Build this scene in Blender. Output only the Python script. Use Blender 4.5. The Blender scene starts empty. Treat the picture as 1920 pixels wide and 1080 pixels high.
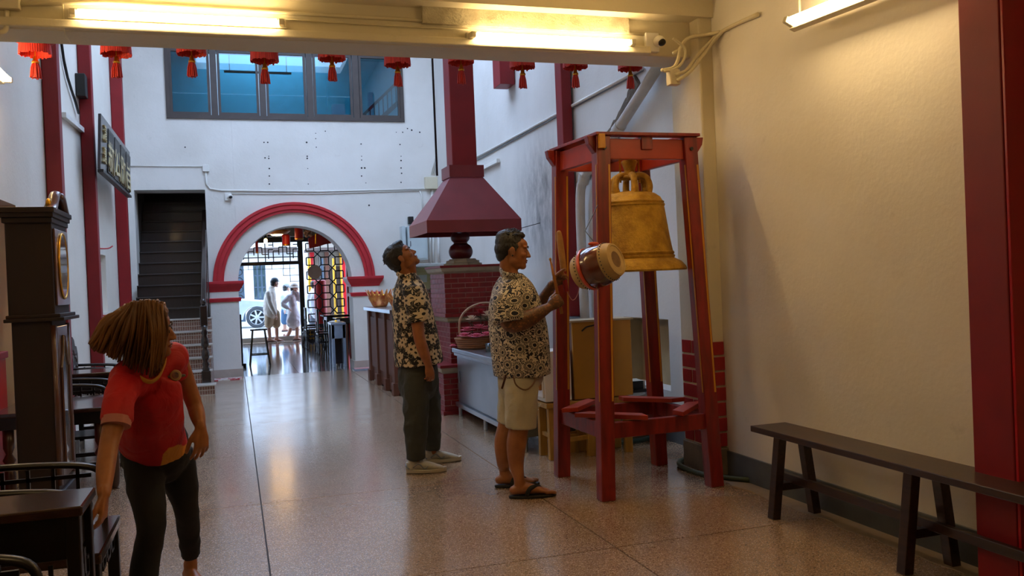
import bpy, bmesh, math, random
from mathutils import Vector, Matrix, noise
random.seed(11)
V = Vector; PI = math.pi
S = bpy.context.scene; COL = S.collection

# ---------------------------------------------------------------- camera
CAMZ = 1.4; FPX = 1646.6; YAW = 0.30706; PITCH = -0.00887; ROLL = -0.04034
_f = V((math.sin(YAW)*math.cos(PITCH), math.cos(YAW)*math.cos(PITCH), math.sin(PITCH)))
_r0 = V((math.cos(YAW), -math.sin(YAW), 0)); _u0 = _r0.cross(_f)
_c, _s = math.cos(ROLL), math.sin(ROLL)
CR = _c*_r0 + _s*_u0; CU = -_s*_r0 + _c*_u0; CF = _f; CP = V((0, 0, CAMZ))
cam = bpy.data.cameras.new('camera'); camo = bpy.data.objects.new('camera', cam); COL.objects.link(camo)
m3 = Matrix((CR, CU, -CF)).transposed()
camo.matrix_world = Matrix.Translation(CP) @ m3.to_4x4()
cam.sensor_width = 36; cam.lens = FPX/1920*36; cam.clip_end = 300; cam.clip_start = .05
S.camera = camo
def ray(x, y): return CF + (x-960)/FPX*CR - (y-540)/FPX*CU
def PY(x, y, Y): d = ray(x, y); return CP + d*(Y/d.y)
def PX(x, y, X): d = ray(x, y); return CP + d*(X/d.x)
def PZ(x, y, z=0): d = ray(x, y); return CP + d*((z-CAMZ)/d.z)

# ---------------------------------------------------------------- world, view
W = bpy.data.worlds.new('sky'); S.world = W; W.use_nodes = True
bg = W.node_tree.nodes['Background']; bg.inputs[0].default_value = (.60, .81, 1.2, 1); bg.inputs[1].default_value = 6.5
S.view_settings.view_transform = 'Standard'; S.view_settings.look = 'None'
S.view_settings.gamma = 1; S.view_settings.exposure = 0.0; S.view_settings.use_curve_mapping = False
TUBE_STRENGTH = 50.0
TUBE_COLOR = (1.0, .70, .34)

# ---------------------------------------------------------------- materials
def lin(c):
    if isinstance(c, str):
        c = [int(c[i:i+2], 16)/255 for i in (0, 2, 4)]
        return tuple(x/12.92 if x <= .04045 else ((x+.055)/1.055)**2.4 for x in c)
    return c
class G:
    """tiny node graph helper"""
    def __init__(s, name):
        s.m = bpy.data.materials.new(name); s.m.use_nodes = True; s.t = s.m.node_tree; s.n = s.t.nodes
        s.b = s.n['Principled BSDF']
    def node(s, kind, **kw):
        n = s.n.new(kind)
        for k, v in kw.items():
            if k in n.inputs.keys(): s.put(n.inputs[k], v)
            else: setattr(n, k, v)
        return n
    def put(s, sock, v):
        if isinstance(v, bpy.types.NodeSocket): s.t.links.new(v, sock)
        else:
            if hasattr(sock.default_value, '__len__') and hasattr(v, '__len__') and len(v) == 3 and len(sock.default_value) == 4: v = (*v, 1)
            sock.default_value = v
    def obj(s): return s.node('ShaderNodeTexCoord').outputs['Object']
    def sep(s, v): n = s.node('ShaderNodeSeparateXYZ'); s.put(n.inputs[0], v); return n.outputs
    def comb(s, x, y, z=0.): n = s.node('ShaderNodeCombineXYZ'); s.put(n.inputs[0], x); s.put(n.inputs[1], y); s.put(n.inputs[2], z); return n.outputs[0]
    def math(s, op, a, b=0., c=None, clamp=False):
        n = s.node('ShaderNodeMath', operation=op); n.use_clamp = clamp; s.put(n.inputs[0], a); s.put(n.inputs[1], b)
        if c is not None: s.put(n.inputs[2], c)
        return n.outputs[0]
    def noise(s, scale, detail=3, vec=None, out=0, rough=.5, dist=0.):
        n = s.node('ShaderNodeTexNoise'); n.inputs['Scale'].default_value = scale; n.inputs['Detail'].default_value = detail
        n.inputs['Roughness'].default_value = rough; n.inputs['Distortion'].default_value = dist
        s.put(n.inputs['Vector'], vec if vec is not None else s.obj()); return n.outputs[out]
    def ramp(s, fac, lo, hi, a=0., b=1.):
        n = s.node('ShaderNodeMapRange'); n.clamp = True; s.put(n.inputs[0], fac); s.put(n.inputs[1], lo); s.put(n.inputs[2], hi); s.put(n.inputs[3], a); s.put(n.inputs[4], b); return n.outputs[0]
    def mix(s, fac, a, b, blend='MIX'):
        n = s.node('ShaderNodeMix', data_type='RGBA', blend_type=blend); s.put(n.inputs[0], fac); s.put(n.inputs[6], lin(a)); s.put(n.inputs[7], lin(b)); return n.outputs[2]
    def bump(s, h, strength=.2, dist=.01):
        n = s.node('ShaderNodeBump'); n.inputs['Strength'].default_value = strength; n.inputs['Distance'].default_value = dist
        s.put(n.inputs['Height'], h); s.put(s.b.inputs['Normal'], n.outputs[0])
    def set(s, **kw):
        for k, v in kw.items(): s.put(s.b.inputs[k.replace('_', ' ')], v)
        return s
def mat(name, c, rough=.5, metal=0., c2=None, scale=6, amt=.5, bump=0., bscale=60, coat=0., stretch=None, bdist=.005, detail=3):
    g = G(name); c = lin(c)
    vec = g.obj()
    if stretch:
        mp = g.node('ShaderNodeMapping'); g.put(mp.inputs[0], vec); mp.inputs[3].default_value = stretch; vec = mp.outputs[0]
    if c2 is None: c2 = tuple(x*.72 for x in c)
    f = g.ramp(g.noise(scale, detail, vec), .35, .7, 0, amt)
    g.set(Base_Color=g.mix(f, c, lin(c2)), Roughness=rough, Metallic=metal)
    if coat: g.set(Coat_Weight=coat, Coat_Roughness=.08)
    if bump: g.bump(g.noise(bscale, 4, vec), bump, bdist)
    return g.m
def emis(name, c, st):
    g = G(name); g.set(Base_Color=(.8, .8, .8), Emission_Color=lin(c), Emission_Strength=st); return g.m

# ---------------------------------------------------------------- mesh helpers
def BM(): return bmesh.new()
def box(bm, x0, x1, y0, y1, z0, z1):
    vs = [bm.verts.new((x, y, z)) for z in (z0, z1) for y in (y0, y1) for x in (x0, x1)]
    for f in ((0, 2, 3, 1), (4, 5, 7, 6), (0, 1, 5, 4), (2, 6, 7, 3), (0, 4, 6, 2), (1, 3, 7, 5)): bm.faces.new([vs[i] for i in f])
    return bm
def hexa(bm, p):   # 8 points: bottom 4 (ccw), top 4
    vs = [bm.verts.new(q) for q in p]
    for f in ((3, 2, 1, 0), (4, 5, 6, 7), (0, 1, 5, 4), (1, 2, 6, 5), (2, 3, 7, 6), (3, 0, 4, 7)): bm.faces.new([vs[i] for i in f])
    return bm
def bar(bm, p0, p1, w, h=None, side=(0, 1, 0), taper=1.):
    h = h or w; p0, p1 = V(p0), V(p1); t = (p1-p0).normalized(); s = V(side)
    s = (s - t*s.dot(t))
    if s.length < 1e-4: s = V((1, 0, 0)) - t*t.x
    s.normalize(); u = t.cross(s)
    q = [p0+s*a*w/2+u*b*h/2 for a, b in ((-1, -1), (1, -1), (1, 1), (-1, 1))] + [p1+(s*a*w/2+u*b*h/2)*taper for a, b in ((-1, -1), (1, -1), (1, 1), (-1, 1))]
    hexa(bm, q); return bm
def crom(pts, n):
    P = [V(p) for p in pts]; out = []
    if len(P) == 2: return [P[0].lerp(P[1], i/n) for i in range(n+1)]
    Q = [P[0]*2-P[1]] + P + [P[-1]*2-P[-2]]
    for i in range(1, len(Q)-2):
        a, b, c, d = Q[i-1:i+3]
        for k in range(n):
            t = k/n; out.append(.5*((2*b)+(c-a)*t+(2*a-5*b+4*c-d)*t*t+(3*b-a-3*c+d)*t**3))
    out.append(P[-1]); return out
def tube(bm, pts, r, seg=8, side=(0, 0, 1), sub=0, cap=True, round_=False):
    """r: scalar or list of scalar/(a,b); a along side, b across"""
    pts = [V(p) for p in pts]
    R = [(x if hasattr(x, '__len__') else (x, x)) for x in (r if hasattr(r, '__len__') else [r]*len(pts))]
    if sub:
        R3 = crom([(a, b, 0) for a, b in R], sub); pts = crom(pts, sub); R = [(max(v.x, 1e-4), max(v.y, 1e-4)) for v in R3]
    if round_:
        t0 = (pts[0]-pts[1]).normalized(); t1 = (pts[-1]-pts[-2]).normalized(); a0, a1 = min(R[0]), min(R[-1])
        pre = [(pts[0]+t0*a0*math.sin(k), (R[0][0]*math.cos(k), R[0][1]*math.cos(k))) for k in (1.35, 1.0, .55)]
        post = [(pts[-1]+t1*a1*math.sin(k), (R[-1][0]*math.cos(k), R[-1][1]*math.cos(k))) for k in (.55, 1.0, 1.35)]
        pts = [p for p, _ in pre]+pts+[p for p, _ in post]; R = [x for _, x in pre]+R+[x for _, x in post]
    rings = []; s = V(side); n = len(pts)
    for i in range(n):
        t = (pts[min(i+1, n-1)]-pts[max(i-1, 0)])
        if t.length < 1e-9: t = V((0, 0, 1))
        t.normalize(); s2 = s - t*s.dot(t)
        if s2.length < .05: s2 = V((1, 0, 0))-t*t.x if abs(t.x) < .9 else V((0, 1, 0))-t*t.y
        s2.normalize(); u = t.cross(s2)
        if i and False: pass
        s = s2
        rings.append([bm.verts.new(pts[i]+s2*R[i][0]*math.cos(2*PI*k/seg)+u*R[i][1]*math.sin(2*PI*k/seg)) for k in range(seg)])
    for a, b in zip(rings, rings[1:]):
        for k in range(seg): bm.faces.new((a[k], a[(k+1) % seg], b[(k+1) % seg], b[k]))
    if cap: bm.faces.new(rings[0][::-1]); bm.faces.new(rings[-1])
    return bm
def lathe(bm, prof, c=(0, 0, 0), seg=20, M=None, cap=True):
    M = M or Matrix.Identity(3); rings = []
    for r, z in prof: rings.append([bm.verts.new(V(c)+M @ V((r*math.cos(2*PI*k/seg), r*math.sin(2*PI*k/seg), z))) for k in range(seg)])
    for a, b in zip(rings, rings[1:]):
        for k in range(seg): bm.faces.new((a[k], a[(k+1) % seg], b[(k+1) % seg], b[k]))
    if cap: bm.faces.new(rings[0][::-1]); bm.faces.new(rings[-1])
    return bm
def ell(bm, c, r, M=None, seg=16, rings=10):
    M = M or Matrix.Identity(3); r = V(r); c = V(c)
    top = bm.verts.new(c+M @ V((0, 0, r.z))); bot = bm.verts.new(c+M @ V((0, 0, -r.z))); L = []
    for i in range(1, rings):
        a = PI*i/rings; L.append([bm.verts.new(c+M @ V((r.x*math.sin(a)*math.cos(2*PI*k/seg), r.y*math.sin(a)*math.sin(2*PI*k/seg), r.z*math.cos(a)))) for k in range(seg)])
    for k in range(seg):
        bm.faces.new((top, L[0][k], L[0][(k+1) % seg])); bm.faces.new((bot, L[-1][(k+1) % seg], L[-1][k]))
    for a, b in zip(L, L[1:]):
        for k in range(seg): bm.faces.new((a[k], b[k], b[(k+1) % seg], a[(k+1) % seg]))
    return bm
def prism(bm, poly, d):   # polygon (list of Vectors) extruded by vector d
    d = V(d); a = [bm.verts.new(V(p)) for p in poly]; b = [bm.verts.new(V(p)+d) for p in poly]; n = len(a)
    bm.faces.new(a[::-1]); bm.faces.new(b)
    for i in range(n): bm.faces.new((a[i], a[(i+1) % n], b[(i+1) % n], b[i]))
    return bm
def rot(axis, deg): return Matrix.Rotation(math.radians(deg), 3, axis)

def rootloc(o):
    l = V((0, 0, 0))
    while o: l += o.location; o = o.parent
    return l
def link(o, parent=None):
    COL.objects.link(o)
    if parent: o.parent = parent
    return o
def obj(name, bm, m, parent=None, smooth=False, bevel=0., sub=0, label=None, local=False):
    if isinstance(bm, bpy.types.Mesh): me = bm
    else:
        bmesh.ops.recalc_face_normals(bm, faces=bm.faces); me = bpy.data.meshes.new(name); bm.to_mesh(me); bm.free()
    for x in (m if isinstance(m, (list, tuple)) else [m]): me.materials.append(x)
    o = bpy.data.objects.new(name, me); link(o, parent)
    if parent: 
        if not local: me.transform(Matrix.Translation(-rootloc(parent)))
    elif not local:
        xs = [v.co for v in me.vertices]
        c = V(((min(v.x for v in xs)+max(v.x for v in xs))/2, (min(v.y for v in xs)+max(v.y for v in xs))/2, min(v.z for v in xs)))
        me.transform(Matrix.Translation(-c)); o.location = c
    if smooth:
        me.polygons.foreach_set('use_smooth', [True]*len(me.polygons))
        if smooth == 2: me.set_sharp_from_angle(angle=math.radians(38))
    if bevel:
        b = o.modifiers.new('bevel', 'BEVEL'); b.width = bevel; b.segments = 2; b.limit_method = 'ANGLE'
    if label: o['label'] = label
    return o
def tag(o, label, cat, group=None, kind=None):
    if label: o['label'] = label
    if cat: o['category'] = cat
    if group: o['group'] = group
    if kind: o['kind'] = kind
    return o
def thing(name, label, cat, loc=(0, 0, 0), group=None):
    o = bpy.data.objects.new(name, None); o.empty_display_size = .1; COL.objects.link(o); o.location = loc
    return tag(o, label, cat, group)
def struct(name, bm, m, parent=None, **kw):
    o = obj(name, bm, m, parent, **kw)
    if not parent: o['kind'] = 'structure'
    return o
def kids(o): return [c for c in COL.objects if c.parent == o]
def copytree(o, dv, label=None, parent=None):
    c = o.copy(); COL.objects.link(c)
    if parent: c.parent = parent
    else: c.location = o.location + V(dv)
    if label: c['label'] = label
    for k in kids(o): copytree(k, dv, None, c)
    return c
def remesh(bm, voxel=.005, smooth=2, wr=0., wscale=14, stretch=(1, 1, 1), seed=0):
    bmesh.ops.recalc_face_normals(bm, faces=bm.faces)
    sc = bpy.data.scenes.new('tmp_scene')          # a scratch scene keeps each evaluation small
    me = bpy.data.meshes.new('tmp'); bm.to_mesh(me); bm.free(); o = bpy.data.objects.new('tmp', me); sc.collection.objects.link(o)
    r = o.modifiers.new('r', 'REMESH'); r.mode = 'VOXEL'; r.voxel_size = voxel
    if smooth: s = o.modifiers.new('s', 'SMOOTH'); s.factor = .5; s.iterations = smooth
    sc.view_layers[0].update(); dg = sc.view_layers[0].depsgraph
    ev = o.evaluated_get(dg); out = bpy.data.meshes.new_from_object(ev)
    bpy.data.objects.remove(o); bpy.data.meshes.remove(me); bpy.data.scenes.remove(sc)
    if wr:
        n = len(out.vertices); co = [0.]*(3*n); no = [0.]*(3*n)
        out.vertices.foreach_get('co', co); out.vertex_normals.foreach_get('vector', no)
        for i in range(n):
            p = V((co[3*i]*stretch[0]*wscale+seed, co[3*i+1]*stretch[1]*wscale+seed*1.7, co[3*i+2]*stretch[2]*wscale))
            k = wr*(1-abs(noise.noise(p))*2.2+.5*noise.noise(p*2.3))
            for a in range(3): co[3*i+a] += no[3*i+a]*k
        out.vertices.foreach_set('co', co); out.update()
    return out
# ================================================================ setting
def plaster(name, c='e2ddd2', c2='cfc6b6', dots=False, dirt=.0):
    g = G(name); v = g.obj()
    f = g.ramp(g.noise(1.3, 5, v), .4, .75, 0, .5)
    col = g.mix(f, c, c2)
    st = g.ramp(g.noise(6, 6, v, rough=.7), .62, .78, 0, .25); col = g.mix(st, col, '9c9384')
    g.set(Base_Color=col, Roughness=.62)
    h = g.math('ADD', g.math('MULTIPLY', g.noise(2.2, 3, v), 1.6), g.math('MULTIPLY', g.noise(34, 5, v), .25))
    g.bump(h, .35, .02)
    return g.m
m_wall = plaster('wall_plaster'); m_wall2 = plaster('old_plaster', 'e3dfd8', 'c9c3b8')
m_beam = plaster('beam_paint', 'd8cfb4', 'c2b691')
def stained():
    g = G('stained_plaster'); v = g.obj(); s = g.sep(v)
    f = g.ramp(g.noise(1.3, 5, v), .4, .75, 0, .5); col = g.mix(f, 'dcd9d4', 'c4beb4')
    geo = g.node('ShaderNodeNewGeometry').outputs['Position']; p = g.sep(geo)
    # smoke stain on the wall behind the furnace hood: a fixed sooty patch
    a = g.math('SUBTRACT', 1., g.math('DIVIDE', g.math('ABSOLUTE', g.math('SUBTRACT', p[1], 9.6)), 1.1), clamp=True)
    b = g.math('MULTIPLY', g.ramp(p[2], 1.5, 2.0), g.ramp(p[2], 3.2, 2.5))
    k = g.math('MULTIPLY', g.math('MULTIPLY', a, b), g.ramp(g.noise(5, 6, g.comb(g.math('MULTIPLY', p[1], 1.6), g.math('MULTIPLY', p[2], .6), 0.), rough=.7), .3, .9))
    col = g.mix(g.math('MULTIPLY', k, 1.3, clamp=True), col, '3b3c3e')
    g.set(Base_Color=col, Roughness=.65); g.bump(g.math('ADD', g.noise(3, 3, v), g.math('MULTIPLY', g.noise(40, 5, v), .2)), .35, .02)
    return g.m
m_wall3 = stained()
m_red = mat('red_paint', '8a0610', .5, c2='6c050c', scale=3, bump=.1, bscale=30)
m_redbright = mat('bright_red_paint', 'b9131d', .3, c2='96101a', scale=3)
m_gold = mat('gold_metal', 'e0a83a', .35, 1., c2='a87820')
m_black = mat('black_paint', '15120f', .45); m_white = mat('white_plastic', 'e8e6e0', .4, c2='d4d0c6'); m_grey = mat('grey_metal', '8b9094', .4, .6)
m_cable = mat('cream_cable', 'd9cfae', .5); m_darkwood = mat('dark_wood', '2a1712', .3, c2='160b08', scale=10, stretch=(1, 8, 8), amt=.8, bump=.1, coat=.4)
m_baseb = mat('grey_skirting', '5b5e60', .6, c2='44474a')
def terrazzo(name, c='a3886c', dark=.0):
    g = G(name); geo = g.node('ShaderNodeNewGeometry').outputs['Position']
    vo = g.node('ShaderNodeTexVoronoi'); g.put(vo.inputs['Vector'], geo); vo.inputs['Scale'].default_value = 210
    sp = g.sep(vo.outputs['Color'])
    col = g.mix(g.ramp(g.noise(.9, 4, geo), .35, .7, 0, .5), c, '8c7258')
    col = g.mix(g.math('GREATER_THAN', sp[0], .86), col, '7c5c4a'); col = g.mix(g.math('GREATER_THAN', sp[1], .84), col, 'c9b09a')
    col = g.mix(g.ramp(g.noise(1.7, 6, geo, rough=.65), .62, .75, 0, .22), col, '6a5748')
    g.set(Base_Color=col, Roughness=g.ramp(g.noise(3, 5, geo), .3, .7, .15, .26), Specular_IOR_Level=.6, Coat_Weight=.7, Coat_Roughness=.17)
    g.bump(g.noise(9, 2, geo), .03, .01)
    return g.m
m_terr = terrazzo('terrazzo'); m_grout = mat('floor_joint', '3a2f28', .7)
m_dirty = mat('worn_concrete', '7b6e5e', .7, c2='4c443a', bump=.3)

floor = struct('floor', box(BM(), -2.6, 4.2, -7, 15.0, -.3, -.006), m_grout)
xs = [-3.3, -1.59, .12, 1.83, 3.54, 4.3]; ys = [-6.81+1.83*i for i in range(13)]
for i in range(5):
    for j in range(12):
        if ys[j] > 14.9: continue
        x0, x1, y0, y1 = max(xs[i], -2.6), xs[i+1]-.009, ys[j], min(ys[j+1]-.009, 15.0)
        obj('terrazzo_slab', box(BM(), x0, x1, y0, y1, -.03, 0), m_terr, floor)
# front room floor: darker tiles
m_dtile = mat('grey_floor_tile', '857a74', .1, c2='6c615b', scale=2, coat=.9)
fl2 = struct('floor_front', box(BM(), -4, 6, 15.0, 24.0, -.3, -.004), m_grout)
for i in range(12):
    for j in range(11):
        x0 = -4+i*.83; y0 = 15.0+j*.82; obj('floor_tile', box(BM(), x0, x0+.825, y0, min(y0+.815, 24), -.02, 0), m_dtile, fl2)

HC = 6.6   # height of the court walls (open to the sky above)
# left wall: plain with an altar recess behind the clock
XL = -1.55
def yz(bm, x0, x1, y0, y1, z0, z1): return box(bm, x0, x1, y0, y1, z0, z1)
b = BM(); yz(b, XL-.3, XL, -7, 5.3, 0, HC); yz(b, XL-.3, XL, 7.5, 11.55, 0, HC); yz(b, XL-.3, XL, 5.3, 7.5, 2.12, HC)
yz(b, XL-.3, XL, 12.35, 15.0, 0, HC); yz(b, XL-.3, XL, 11.55, 12.35, 0, 1.2); yz(b, XL-.3, XL, 11.55, 12.35, 1.93, HC); yz(b, XL-.3, XL-.12, 11.55, 12.35, 1.2, 1.93)
struct('wall_left', b, m_wall)
b = BM(); yz(b, XL-1.3, XL-1.2, 5.2, 7.6, 0, 2.5); yz(b, XL-1.2, XL-.3, 5.2, 5.3, 0, 2.5); yz(b, XL-1.2, XL-.3, 7.5, 7.6, 0, 2.5); yz(b, XL-1.3, XL-.3, 5.2, 7.6, 2.12, 2.3)
struct('wall_recess', b, mat('ochre_recess_paint', 'a5701f', .5))
# right wall: near part (X 3.2), pillar, court part (X 3.45) with a niche
b = BM(); yz(b, 3.2, 3.5, -7, 5.4, 0, 3.6); struct('wall_right', b, m_wall)
b = BM(); yz(b, 3.45, 3.75, 5.4, 6.6, 0, HC); yz(b, 3.45, 3.75, 7.5, 15.6, 0, HC); yz(b, 3.45, 3.75, 6.6, 7.5, 0, .42); yz(b, 3.45, 3.75, 6.6, 7.5, 1.02, HC); yz(b, 3.65, 3.75, 6.6, 7.5, .42, 1.02)
struct('wall_right_court', b, m_wall3)
pil = struct('trim_pillar', box(BM(), 3.1, 3.45, 5.33, 5.75, 0, HC), m_beam, bevel=.012)
m_brick = mat('red_brick_paint', 'a01c1e', .5, c2='7d1618', scale=12, bump=.3, bscale=50)
for row in range(7):
    z0 = .2+row*.105
    if row % 2 == 0: cuts = [3.112, 3.215, 3.36, 3.45]
    else: cuts = [3.112, 3.29, 3.45]
    for a, c in zip(cuts, cuts[1:]): obj('brick', box(BM(), a, c-.018, 5.318, 5.34, z0, z0+.09), m_brick, pil, bevel=.003)
    cy = [5.34, 5.5, 5.74] if row % 2 else [5.34, 5.6, 5.74]
    for a, c in zip(cy, cy[1:]): obj('brick', box(BM(), 3.092, 3.11, a, c-.018, z0, z0+.09), m_brick, pil, bevel=.003)
obj('plinth', box(BM(), 3.09, 3.45, 5.31, 5.76, 0, .19), m_dirty, pil, bevel=.01)
# skirting
struct('baseboard_right', box(BM(), 3.185, 3.2, -7, 5.33, 0, .17), m_baseb)
b = BM(); box(b, 3.63, 3.65, 6.6, 7.5, .42, 1.02); box(b, 3.46, 3.63, 6.6, 6.61, .42, 1.02); box(b, 3.46, 3.63, 7.49, 7.5, .42, 1.02); box(b, 3.46, 3.63, 6.6, 7.5, 1.01, 1.02); struct('trim_niche_lining', b, mat('niche_plaster', 'b09c78', .7, c2='8f7d5e', scale=5))
struct('baseboard_court', box(BM(), 3.435, 3.45, 5.76, 15, 0, .17), m_baseb)

# far wall with window, stair opening and arch
YW = 15.0
b = BM()
def fw(x0, x1, z0, z1, y1=15.5): box(b, x0, x1, YW, y1, z0, z1)
AX, AZ, AR = 1.0, 1.53, .92     # arch centre, spring height, radius
fw(XL-.3, -1.43, 0, HC); fw(-1.43, -.9, 3.06, HC); fw(-.9, -.37, 3.06, 4.2)
fw(-.37, AX-AR, 0, AZ); fw(AX+AR, 3.75, 0, AZ)
fw(-.37, AX-AR-.001, AZ, 4.2); fw(AX+AR, 3.75, AZ, 4.2)
fw(AX-AR, AX+AR, AZ+AR+.02, 4.2)
fw(-.37, -.9+.53-.0, 4.2, HC) if False else None
fw(2.93, 3.75, 4.2, HC); fw(-.9, 2.93, 5.38, HC)
n = 28
for k in range(n):
    a0, a1 = PI*k/n, PI*(k+1)/n; q = [(AX+AR*math.cos(a), AZ+AR*math.sin(a)) for a in (a0, a1)]
    top = AZ+AR+.02
    prism(b, [(q[0][0], YW, q[0][1]), (q[1][0], YW, q[1][1]), (q[1][0], YW, top), (q[0][0], YW, top)], (0, .5, 0))
# wall above stair opening must stop at the window's left edge
struct('wall_back', b, m_wall2)
# arch trim: raised red archivolt made of three stepped rings
def ringarc(r0, r1, y0, y1, nseg=40, cx=AX, cz=AZ):
    bm = BM(); L = []
    for k in range(nseg+1):
        a = PI*k/nseg; c, s = math.cos(a), math.sin(a)
        L.append([bm.verts.new((cx+r*c, y, cz+r*s)) for r, y in ((r0, y0), (r1, y0), (r1, y1), (r0, y1))])
    for p, q in zip(L, L[1:]):
        for i in range(4): bm.faces.new((p[i], p[(i+1) % 4], q[(i+1) % 4], q[i]))
    bm.faces.new(L[0]); bm.faces.new(L[-1][::-1]); return bm
m_arch = mat('arch_red_paint', 'c42a34', .45, c2='a3222c', scale=5)
tr = struct('trim_arch', ringarc(1.14, 1.31, YW-.05, YW), m_arch)
obj('archivolt_rib', ringarc(1.19, 1.235, YW-.075, YW-.045), m_arch, tr, smooth=2); obj('archivolt_rib', ringarc(1.265, 1.30, YW-.07, YW-.045), m_arch, tr, smooth=2)
def cornice(bm, x0, x1, zs):   # list of (z, out)
    for (z0, o0), (z1, o1) in zip(zs, zs[1:]):
        y1 = 15.5
        hexa(bm, [(x0-o0, YW-o0, z0), (x1+o0, YW-o0, z0), (x1+o0, y1, z0), (x0-o0, y1, z0), (x0-o1, YW-o1, z1), (x1+o1, YW-o1, z1), (x1+o1, y1, z1), (x0-o1, y1, z1)])
for side, (x0, x1) in enumerate(((-.37, AX-AR), (AX+AR, 2.36))):
    b = BM(); cornice(b, x0, x1, [(1.40, .02), (1.43, .03), (1.50, .075), (1.53, .09), (1.57, .09)]); c = struct('trim_capital', b, m_arch, bevel=.004)
    b = BM(); cornice(b, x0, x1, [(1.235, .03), (1.29, .045), (1.30, .03)]); obj('red_band', b, m_arch, c)
    b = BM(); cornice(b, x0, x1, [(0, .022), (.14, .022)]); obj('plinth', b, mat('pale_stone', 'b9a99c', .5), c)
# pilaster faces standing slightly proud
b = BM(); box(b, -.36, AX-AR, YW-.012, YW, .1, 1.42); box(b, AX+AR, 2.36, YW-.012, YW, .1, 1.42); struct('trim_pilasters', b, m_wall2)

# drill holes and stains in the far wall
b = BM()
for x, y in ((495, 267), (502, 267), (575, 267), (677, 270), (750, 271), (497, 296), (504, 293), (504, 297), (576, 293), (576, 297), (678, 293), (678, 300), (752, 293), (752, 301), (505, 316), (577, 316), (678, 315), (684, 315), (752, 315), (505, 345), (578, 345), (686, 343), (752, 342), (592, 250), (592, 260), (593, 276), (743, 248), (755, 248), (764, 241), (772, 244), (347, 276), (787, 248), (505, 330), (753, 325), (678, 330), (610, 246), (692, 385)):
    p = PY(x, y, YW); r = random.uniform(.008, .017); lathe(b, [(r, -.002), (r*.9, .004)], p, 7, rot('X', 90))
obj('drill_hole', b, m_black, bpy.data.objects['wall_back'], local=False)['kind'] = 'stuff'

# window in far wall, upstairs
m_wframe = mat('brown_window_frame', '4a3f3a', .5, c2='3a302c'); 
g = G('teal_tinted_glass'); g.set(Base_Color=(.33, .66, .74), Roughness=.03, Transmission_Weight=1., IOR=1.45); m_glassT = g.m
def thin_glass(name, col, fac=.12):
    g = G(name); tr_ = g.node('ShaderNodeBsdfTransparent'); tr_.inputs[0].default_value = (*col, 1)
    gl = g.node('ShaderNodeBsdfGlossy'); gl.inputs['Roughness'].default_value = .02
    fr = g.node('ShaderNodeFresnel'); mx = g.node('ShaderNodeMixShader')
    g.put(mx.inputs[0], g.math('ADD', g.math('MULTIPLY', fr.outputs[0], 1.2), fac)); g.t.links.new(tr_.outputs[0], mx.inputs[1]); g.t.links.new(gl.outputs[0], mx.inputs[2])
    g.t.links.new(mx.outputs[0], g.n['Material Output'].inputs[0]); return g.m
m_pane = thin_glass('teal_pane', (.26, .60, .70), .05); m_clear = thin_glass('clear_pane', (.85, .93, .92), .03)
WX0, WX1, WZ0, WZ1 = -.9, 2.93, 4.2, 5.38
win = struct('window_1', box(BM(), WX0, WX1, YW-.03, YW+.1, WZ0, WZ0+.06), m_wframe)
obj('top_rail', box(BM(), WX0, WX1, YW-.03, YW+.1, WZ1-.05, WZ1), m_wframe, win)
cuts = [WX0]+[PY(x, 190, YW).x for x in (402, 493, 582, 668)]+[WX1]
for i in range(5):
    a, c = cuts[i], cuts[i+1]
    if i == 0: obj('stile', box(BM(), a, a+.06, YW-.03, YW+.1, WZ0+.06, WZ1-.05), m_wframe, win)
    obj('mullion', box(BM(), c-(.05 if i < 4 else .06), c+(.05 if i < 4 else 0), YW-.03, YW+.1, WZ0+.06, WZ1-.05), m_wframe, win)
    s0, s1 = a+.06, c-.06
    f = BM()
    for q in ((s0, s0+.04, WZ0+.06, WZ1-.05), (s1-.04, s1, WZ0+.06, WZ1-.05), (s0+.04, s1-.04, WZ0+.06, WZ0+.11), (s0+.04, s1-.04, WZ1-.1, WZ1-.05)): box(f, q[0], q[1], YW-.005, YW+.05, q[2], q[3])
    fo = obj('sash', f, m_wframe, win)
    obj('pane', box(BM(), s0+.04, s1-.04, YW+.015, YW+.021, WZ0+.11, WZ1-.1), m_pane, fo)
# upstairs room behind the window; unseen ceiling gap added to light its back wall
m_blue = mat('pale_blue_room', 'b8c8cc', .7)
b = BM(); box(b, -2, 4.2, 15.5, 20, 3.75, 4.0); box(b, -2.1, -2, 15.5, 20, 3.75, 6.6); box(b, 4.2, 4.3, 15.5, 20, 3.75, 6.6); box(b, -2, 4.2, 15.5, 18.6, 6.5, 6.6); box(b, -2, -.3, 18.6, 20, 6.5, 6.6); box(b, 2.0, 4.2, 18.6, 20, 6.5, 6.6); box(b, -2, 4.2, 20, 20.1, 3.75, 4.9)
box(b, -2, 4.2, 20, 20.1, 4.9, 6.6)
struct('wall_upstairs', b, m_blue)
for z, y, lab in ((5.95, 17.5, 'upper'), (5.75, 18.3, 'lower')):
    t = thing('ceiling_lamp', lab+' dark unlit batten lamp seen through the upstairs window', 'lamp', (.7, y, z)); obj('batten', box(BM(), .0, 1.3, y, y+.05, z, z+.04), m_black, t)
    for x in (.1, 1.2): obj('hanger', box(BM(), x, x+.015, y, y+.015, z+.04, 6.5), m_black, t)
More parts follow.
